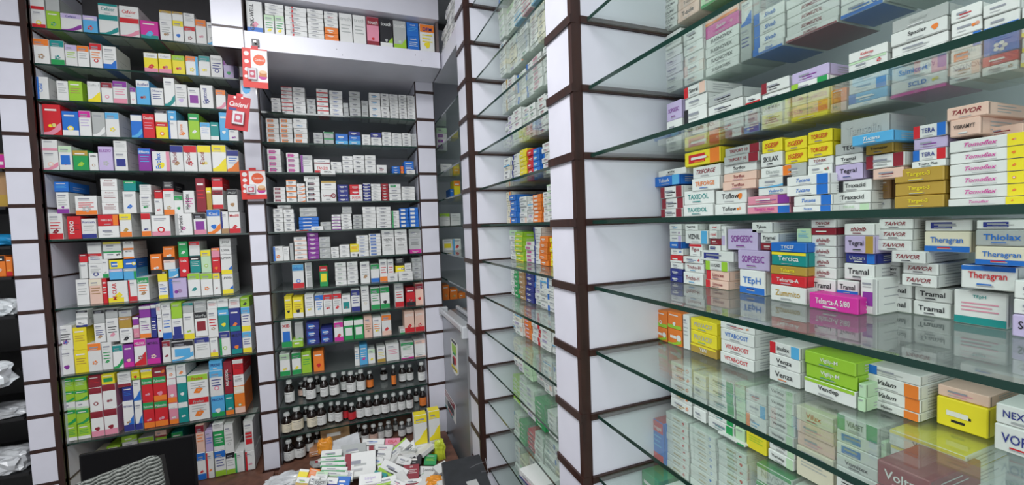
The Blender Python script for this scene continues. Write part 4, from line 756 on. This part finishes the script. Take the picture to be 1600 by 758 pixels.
# backrest, tilted: corners read off the photograph at one distance
Yc = 1.3
c0, c1, c2 = onY(108, 760, Yc), onY(239, 711, Yc), onY(268, 762, Yc)
ux = (c1-c0).normalized(); nrm = Vector((.1, -.92, .38)); nrm = (nrm - ux*nrm.dot(ux)).normalized(); vz = nrm.cross(ux)*-1
if vz.z > 0: vz = -vz
cwid = (c1-c0).length+.015; chh = .30
ch = empty('woven_chair', (c0.x+.12, Yc, 0), label='chair with grey zigzag woven back in front of the monitor', cat='chair')
def chp(u, v, d): return c0 + ux*u + vz*v + nrm*d - Vector(ch.location)
b = MB(); NU, NV = 150, 150; rad = .022
def edge_in(u, v):
    r = rad; cu = min(max(u, r), cwid-r); cv = max(v, r)
    return cu, cv, r
for iu in range(NU+1):
    for iv in range(NV+1):
        u, v = cwid*iu/NU, chh*iv/NV
        if v < rad:
            for (cc, sgn) in ((rad, -1), (cwid-rad, 1)):
                if (u-cc)*sgn > 0:
                    pass
        ph = v + .0035*abs(((u/.016) % 2)-1) + u*.10
        d = .0035*math.sin(ph*2*math.pi/.0085) + .001*math.sin(u*2*math.pi/.004)
        cu, cv = min(max(u, rad), cwid-rad), max(v, rad); q = math.hypot(u-cu, v-cv)
        if q > rad: u, v = cu+(u-cu)*rad/q, cv+(v-cv)*rad/q; q = rad
        fall = .014*(1-math.sqrt(max(0, 1-(q/rad)**2)))
        b.v.append(tuple(chp(u, v, d+.014-fall)))
for iu in range(NU):
    for iv in range(NV):
        k = iu*(NV+1)+iv; b.face((k, k+1, k+NV+2, k+NV+1))
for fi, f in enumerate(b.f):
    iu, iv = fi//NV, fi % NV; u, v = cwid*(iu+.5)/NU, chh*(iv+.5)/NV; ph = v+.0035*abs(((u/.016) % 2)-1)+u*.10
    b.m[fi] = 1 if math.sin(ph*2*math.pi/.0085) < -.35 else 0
wf = b.build('woven_back', [WOV, WOVD], ch, True)
b = MB(); Q = [chp(rad*.2, .006, 0), chp(cwid-rad*.2, .006, 0), chp(cwid-.002, chh, 0), chp(.002, chh, 0)]; Q2 = [q-nrm*.03 for q in Q]
b.v += [tuple(q) for q in Q+Q2]
for f in ((0,1,2,3), (7,6,5,4), (0,4,5,1), (1,5,6,2), (2,6,7,3), (3,7,4,0)): b.face(f)
b.build('back_frame', BLKM, ch)
b = MB(); sx, sy3 = .12, -.02; b.box(sx-.2, sx+.16, sy3-.42, sy3-.02, .40, .45, b=.012); b.build('seat', WOV, ch)
for x, y in ((-.06, -.42), (.26, -.42), (-.06, -.06), (.26, -.06)):
    b = MB(); b.box(x-.012, x+.012, y-.012, y+.012, 0, .399, b=.002); b.build('leg', BLKM, ch)
for x in (-.06, .26):
    b = MB(); b.box(x-.012, x+.012, -.075, -.045, .40, .72, b=.002); b.build('back_post', BLKM, ch)
# ------------------------------------------------------------------ black box in the lower corner
CHAR = mat('charcoal_leatherette', (.022, .024, .027), .42, .35, scale=35, bump=.15)
zb_ = H0-.72; Pb = [onZ(a, c_, zb_) for a, c_ in ((690, 722), (749, 709), (770, 764), (696, 764))]
cx_ = sum(p.x for p in Pb)/4; cy_ = sum(p.y for p in Pb)/4
bo = empty('storage_box', (cx_, cy_, 0), label='charcoal black box with scratched top in front of the fridge', cat='box')
b = MB(); bx = MB()
L4 = [(p.x-cx_, p.y-cy_) for p in Pb]; e1 = (Vector(L4[3])-Vector(L4[0])); e2 = (Vector(L4[2])-Vector(L4[1]))
L4[3] = tuple(Vector(L4[0])+e1*1.5); L4[2] = tuple(Vector(L4[1])+e2*1.5)
def prism(b, pts, z0, z1, ins=.004):
    n = len(pts); c = Vector((sum(p[0] for p in pts)/n, sum(p[1] for p in pts)/n))
    i = len(b.v)
    for z, s in ((z0, 0), (z1-ins, 0), (z1, ins)):
        for p in pts:
            v = Vector(p); d = (c-v); v = v + d.normalized()*s; b.v.append((v.x, v.y, z))
    for k in range(2):
        for t in range(n): b.face((i+k*n+(t+1) % n, i+k*n+t, i+(k+1)*n+t, i+(k+1)*n+(t+1) % n))
    b.face(tuple(i+2*n+t for t in reversed(range(n)))); b.face(tuple(i+t for t in range(n)))
prism(b, L4, zb_-.07, zb_-.012); b.build('base_body', CHAR, bo)
prism(bx, [(x*1.01, y*1.01) for x, y in L4], zb_-.011, zb_); bx.build('lid', CHAR, bo)
k0, k1 = onZ(728, 753, zb_+.0005), onZ(745, 750, zb_+.0005)
b = MB(); b.box(k0.x-cx_, k1.x-cx_, k0.y-cy_-.05, k0.y-cy_, zb_, zb_+.0006); b.build('grey_label', mat('grey_label', (.35, .36, .35), .5), bo)
b = MB()
for (ax, ay, bx2, by2) in ((758, 716, 764, 742), (742, 727, 757, 722), (735, 731, 745, 726), (752, 738, 762, 736)):
    a_, c_ = onZ(ax, ay, zb_), onZ(bx2, by2, zb_); dvec = (c_-a_).normalized(); sd = Vector((-dvec.y, dvec.x, 0))*.0005
    Z = Vector((0, 0, .0006)); O = Vector((cx_, cy_, 0)); b.quad(tuple(a_-sd+Z-O), tuple(a_+sd+Z-O), tuple(c_+sd+Z-O), tuple(c_-sd+Z-O))
b.build('scratch', mat('pale_scratch', (.3, .3, .32), .6), bo)
b = MB(); xs = [p[0] for p in L4]; ys = [p[1] for p in L4]
b.box(min(xs)+.01, max(xs)-.01, min(ys)+.02, max(ys)-.02, 0, zb_-.071); b2 = b
b2.v = [(v[0]+cx_, v[1]+cy_, v[2]) for v in b2.v]
st = b2.build('stool_box', WOODL); tag(st, 'brown wooden stand carrying the charcoal box', 'stand')
# ------------------------------------------------------------------ heap of loose packets on the desk
BAGM = mat('clear_grey_plastic', (.62, .64, .66), .18, .25, scale=20, bump=.6); ORB = mat('orange_plastic', (.85, .33, .03), .3, .2, scale=30, bump=.5); LIMB = mat('lime_plastic_wrap', (.62, .72, .05), .3, .35, scale=30, bump=.5)
WBAG = mat('white_plastic_bag', (.72, .76, .78), .3, .1, scale=12, bump=.4)
def crumple(name, loc, rx, ry, rz_, m, seed, label, cat, rot=0):
    rn = random.Random(seed); b = MB(); nu, nv = 26, 16
    amps = [(rn.uniform(2, 7), rn.uniform(2, 7), rn.uniform(2, 7), rn.uniform(0, 6), rn.uniform(.03, .13)) for _ in range(8)]
    for i in range(nv+1):
        th = math.pi*i/nv
        for j in range(nu):
            a = 2*math.pi*j/nu; x, y, z = math.sin(th)*math.cos(a), math.sin(th)*math.sin(a), math.cos(th)
            e = .55; sg = lambda t: math.copysign(abs(t)**e, t)
            x, y, z = sg(x), sg(y), sg(z)
            s = 1+sum(A*abs(math.sin(p*x+q*y+r*z+f)) for p, q, r, f, A in amps)-.25
            b.v.append((x*rx*s, y*ry*s, max(-1, z*s)*rz_))
    for i in range(nv):
        for j in range(nu): b.face((i*nu+j, (i+1)*nu+j, (i+1)*nu+(j+1) % nu, i*nu+(j+1) % nu))
    o = b.build(name, m); o.location = loc; o.rotation_euler = (0, 0, rot); tag(o, label, cat); return o
def heap_item(cx, cy, w, h, ang, sty, label, th=.02, Y=None, up=.75):
    px, py = 410+cx/5.333, 630+cy/5.333
    if Y is None: Y = 2.22-(py-680)/78*.42
    P = onY(px, py, Y); dep_ = (P-EYE).dot(W)
    tc = (EYE-P).normalized(); n = (tc + Vector((0, 0, up))).normalized()
    sr_ = CR*math.cos(R_(ang)) + CU*math.sin(R_(ang)); x = (sr_ - n*sr_.dot(n)).normalized(); z = x.cross(-n)
    if z.z < 0: z = -z
    yax = z.cross(x); fs = n.dot(tc)
    W_ = w/5.333/660*dep_; H_ = h/5.333/660*dep_/max(fs, .5)
    b = MB(); carton(b, W_, th, H_, sty, -1, random.Random(int(cx)), True)
    b.v = [(v[0], v[1], v[2]-H_/2) for v in b.v]
    o = b.build('loose_packet', CARD)
    o.matrix_world = Matrix.Translation(P) @ Matrix((x, yax, z)).transposed().to_4x4()
    tag(o, label, 'medicine packet', 'loose packets heaped on the desk'); return o
HEAP = [(340,590,75,70,4,'y^w','small yellow packet beside the crumpled bag'),(335,650,100,60,4,'w_d=l','white packet with golden foot low beside the crumpled bag'),
 (425,585,85,70,-5,'o=h','orange packet half under the green-striped stack'),(575,425,160,66,18,'w_e=e','topmost white green-striped packet of the fanned stack'),(585,470,190,40,14,'w_e=g','second white green-striped packet of the fanned stack'),
 (590,510,200,36,12,'w_e=g','third white green-striped packet of the fanned stack'),(600,550,205,36,9,'w_e=g','fourth white green-striped packet of the fanned stack'),(610,590,200,36,5,'w_j=g','lowest white packet of the fanned stack'),
 (490,615,95,80,8,'w^j=g','white mint-topped packet under the fanned stack'),(482,665,110,50,4,'g=k k:DUCTI','grey packet with dark print at the heap front'),(580,655,90,66,5,'w_n=a','white navy-footed packet at the heap front'),(672,655,108,80,8,'b=w','blue packet at the heap front'),
 (760,400,200,110,22,'g=w','grey packet leaning under the plastic sleeve'),(815,505,245,180,22,'w|m=g','large white carton with maroon end in the middle of the heap'),(850,395,150,60,22,'w>m=g','white packet with maroon tip above the large carton'),
 (925,322,175,46,10,'w=b','white blue-lined packet at the top of the heap'),(1085,322,120,56,12,'i=r r:ERLA','pink packet at the top of the heap'),(1010,375,150,50,6,'w=i','white pink-lined packet below the pink one'),(1000,430,140,70,4,'w|k=g','white packet with black end in the heap'),
 (960,480,90,60,0,'w=b','white packet beside the large carton'),(1130,385,215,66,58,'w^l=g','white lime-topped packet leaning upright in the heap'),(1228,372,150,56,60,'w|m=k','white packet with maroon end leaning beside the lime one'),
 (1090,560,235,100,-34,'w_l*g=k','white packet with lime side lying across the heap'),(900,628,180,80,20,'w=a a:Lipiget','white lilac-printed packet at the heap front'),(1240,572,130,110,14,'m=w w:SIT','maroon packet in the heap'),
 (1035,645,160,56,26,'w_l=g','white lime-footed packet at the heap front'),(1130,668,120,46,-30,'w=i','white pink-printed packet at the heap front'),(1255,655,150,44,14,'w_m=k','white maroon-footed packet below the maroon one'),
 (1345,640,90,66,-55,'w^e=g','white green-topped packet tipped at the heap front'),(1380,560,138,62,3,'w=k k:Lotrix','white packet lying before the yellow cartons'),(1465,585,40,80,4,'w=g','narrow white packet beside the charcoal box'),
 (980,600,110,50,-20,'t=w','teal packet deep in the heap front'),(1180,480,120,60,-18,'w=g','white packet under the leaning lime one'),(1270,470,110,80,10,'k=g','black packet in a gap of the heap'),(1400,470,100,80,3,'e=l','green packet before the yellow cartons'),  # the black piece is filler that paints a dark gap between packets
 (1010,530,90,60,30,'w^l','small lime-topped packet in the heap'),(720,600,70,70,12,'w=n','small white packet beside the blue one'),(430,640,80,60,-8,'w=k','white packet at the left edge of the heap')]
HEAP[-1] = (430,640,80,60,-8,'w=k','white packet below the orange one')
for i, (cx, cy, w, h, a_, sty, lb_) in enumerate(HEAP): heap_item(cx, cy, w, h, a_, sty, lb_, th=.022)
hp = MB(); rn = random.Random(5)
for i in range(170):
    x = rn.uniform(-.20, .36); y = rn.uniform(1.60, 2.18)
    f = min(1, (y-1.45)/.6); top = .02+.06*f*math.sin(max(0, min(1, (x+.36)/.5))*math.pi/2)
    surf = onY(560, 680+(2.22-y)/.42*78, y).z-.078
    if surf < DZ+.03: continue
    z = rn.uniform(DZ+.028, surf)
    b = MB(); carton(b, rn.uniform(.06, .1), rn.uniform(.05, .08), rn.uniform(.015, .025), rn.choice(['w=g', 'w_e=g', 'w^l', 'w=b', 'w|m', 'w=i', 'g=k', 'w_j', 'h=o', 'w_s']), 1, rn, True)
    into(hp, b, Matrix.Translation((x, y, z)) @ Matrix.Rotation(rn.uniform(0, 6.28), 4, 'Z') @ Matrix.Rotation(rn.uniform(-.3, .3), 4, 'X') @ Matrix.Rotation(rn.uniform(-.3, .3), 4, 'Y'))
tag(hp.build('packet_heap', CARD), 'jumbled mass of small packets under the loose ones on the desk', 'medicine packets', kind='stuff')
q = onY(443, 745, 1.93); crumple('plastic_bag', (q.x-.0, q.y, q.z-.03), .058, .045, .026, BAGM, 3, 'crumpled clear grey plastic bag at the end of the packet heap', 'plastic bag', .4)
q = onY(678, 752, 1.8); crumple('plastic_bag', (q.x, q.y, q.z-.01), .03, .03, .022, ORB, 4, 'small orange plastic bag beside the charcoal box', 'plastic bag')
q = onY(687, 706, 2.06); crumple('plastic_bag', (q.x, q.y, q.z), .024, .02, .05, LIMB, 9, 'lime and yellow plastic wrap hanging before the fridge', 'plastic bag')
q = onY(508, 697, 2.25); crumple('plastic_bag', (q.x, q.y, q.z), .03, .02, .03, ORB, 12, 'orange plastic pouch between brown carton and fanned packets', 'plastic bag')
sl = heap_item(690, 350, 235, 130, 28, 'g', 'grey translucent plastic sleeve leaning on the heap', th=.004, Y=2.24, up=.3); sl.data.materials[0] = BAGM; sl['category'] = 'plastic sleeve'; sl.name = 'plastic_sleeve'; del sl['group']
# tall yellow cartons by the fridge
for i, (x0, x1, yt, yb, lb_) in enumerate([(648, 669, 697, 727, 'lower'), (671, 689, 690, 727, 'lower')]):
    Y = 2.10; q0, q1 = onY(x0, yt, Y), onY(x1, yt, Y); ww = q1.x-q0.x
    tops = [q0.z, onY(x0, 650 if i == 0 else 643, Y).z]; zz = DZ+.0005
    for j, zt in enumerate(tops):
        b = MB(); carton(b, ww*.96, .05, zt-zz-.0006, 'w/y^y' if j else 'w/y_y', -1, random.Random(i*3+j), True); o = b.build('syrup_carton', CARD)
        o.location = ((q0.x+q1.x)/2, Y, zz); zz = zt
        tag(o, 'tall white carton with yellow waves, %s of the %s pair beside the fridge' % (('under one', 'upper one')[j], ('outer', 'inner')[i]), 'medicine box', 'white and yellow cartons beside the fridge')
# kraft boxes on the lowest shelf
KR = 'z'
PAL['K'] = (.36, .22, .11); PAL['q'] = (.55, .26, .13); CN['K'] = 'kraft'; CN['q'] = 'tan'
for (x0, x1, yt, Y, sty, lb_) in [(500, 546, 668, 2.50, 'K', 'plain brown kraft carton among the lowest bottles'), (483, 503, 707, 2.44, 'q^h', 'tan open carton in front of the kraft one on the lowest shelf')]:
    q0, q1 = onY(x0, yt, Y), onY(x1, yt, Y); b = MB(); carton(b, q1.x-q0.x, .10, q0.z-lev(12)-.005, sty, 1, random.Random(2), False); o = b.build('storage_carton', CARD); o.location = ((q0.x+q1.x)/2, Y, lev(12)+.0042)
    tag(o, lb_, 'box')
# white box lying at the front of a low shelf in the slanting bay
q = onZ(818, 727, lev(10)+.03)
b = MB(); carton(b, .13, .09, .03, 'w_n>w=i', 1, random.Random(4), True); o = b.build('tablet_carton', CARD); o.location = (.53, 1.30, lev(10)+.005); o.rotation_euler = (0, 0, -math.pi/2+.12)
tag(o, 'large white carton lying alone at the front edge of a low slanting-bay shelf', 'medicine box')
# ------------------------------------------------------------------ dark recess beyond the first column
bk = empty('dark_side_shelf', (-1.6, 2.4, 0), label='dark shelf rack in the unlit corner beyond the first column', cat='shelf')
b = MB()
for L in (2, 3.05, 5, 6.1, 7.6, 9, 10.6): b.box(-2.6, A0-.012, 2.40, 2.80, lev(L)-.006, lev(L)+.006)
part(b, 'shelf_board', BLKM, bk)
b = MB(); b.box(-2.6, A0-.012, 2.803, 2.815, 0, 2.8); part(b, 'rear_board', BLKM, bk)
def side_item(x0, x1, yt, Lb, sty, label):
    Y = 2.43; q0, q1 = onY(x0, yt, Y), onY(x1, yt, Y); b = MB(); zz = lev(Lb)+.0065; carton(b, (q1.x-q0.x)*.97, .08, max(.02, q0.z-zz), sty, 1, random.Random(int(x0)+50), True)
    o = b.build('syrup_carton', CARD); o.location = ((q0.x+q1.x)/2, Y, zz); tag(o, label, 'medicine box')
side_item(-12, 7, 400, 5, 'o^k*h', 'orange carton with dark cap, outermost in the dark recess')
side_item(8, 18, 402, 5, 'o*y_r', 'orange carton beside the first column in the dark recess')
side_item(-10, 8, 240, 3.05, 'z_d^f', 'brown and pink carton high in the dark recess')
q = onY(4, 352, 2.46); crumple('plastic_bag', (q.x-.03, 2.50, lev(5)+.155+.0), .07, .05, .022, BLUEM, 21, 'folded dark blue plastic bag in the dark recess', 'plastic bag')
for o in [o for o in COL.objects if o.get('label', '').startswith('folded dark blue')]: o.location.z = lev(3.95)
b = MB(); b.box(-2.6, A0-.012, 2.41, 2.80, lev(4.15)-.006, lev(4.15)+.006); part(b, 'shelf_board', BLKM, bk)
def wbag(px, py, rx, rz_, Lb, seed, label, m=WBAG):
    q = onY(px, py, 2.45); crumple('plastic_bag', (min(q.x, A0-.02-rx*1.1) if Lb != 7.95 else q.x-.04, 2.47 if Lb != 7.95 else 2.325, lev(Lb)+.0065+rz_), rx, .06, rz_, m, seed, label, 'plastic bag')
wbag(4, 475, .065, .03, 6.1, 33, 'pale blue plastic bag on the dark recess shelf')
wbag(10, 590, .10, .045, 7.95, 34, 'large white plastic bag sagging out of the dark recess', WBAG)
wbag(4, 655, .09, .02, 9, 35, 'thin grey plastic bag low in the dark recess', BAGM)
wbag(0, 740, .08, .04, 10.6, 36, 'crumpled grey plastic bag lowest in the dark recess', BAGM)
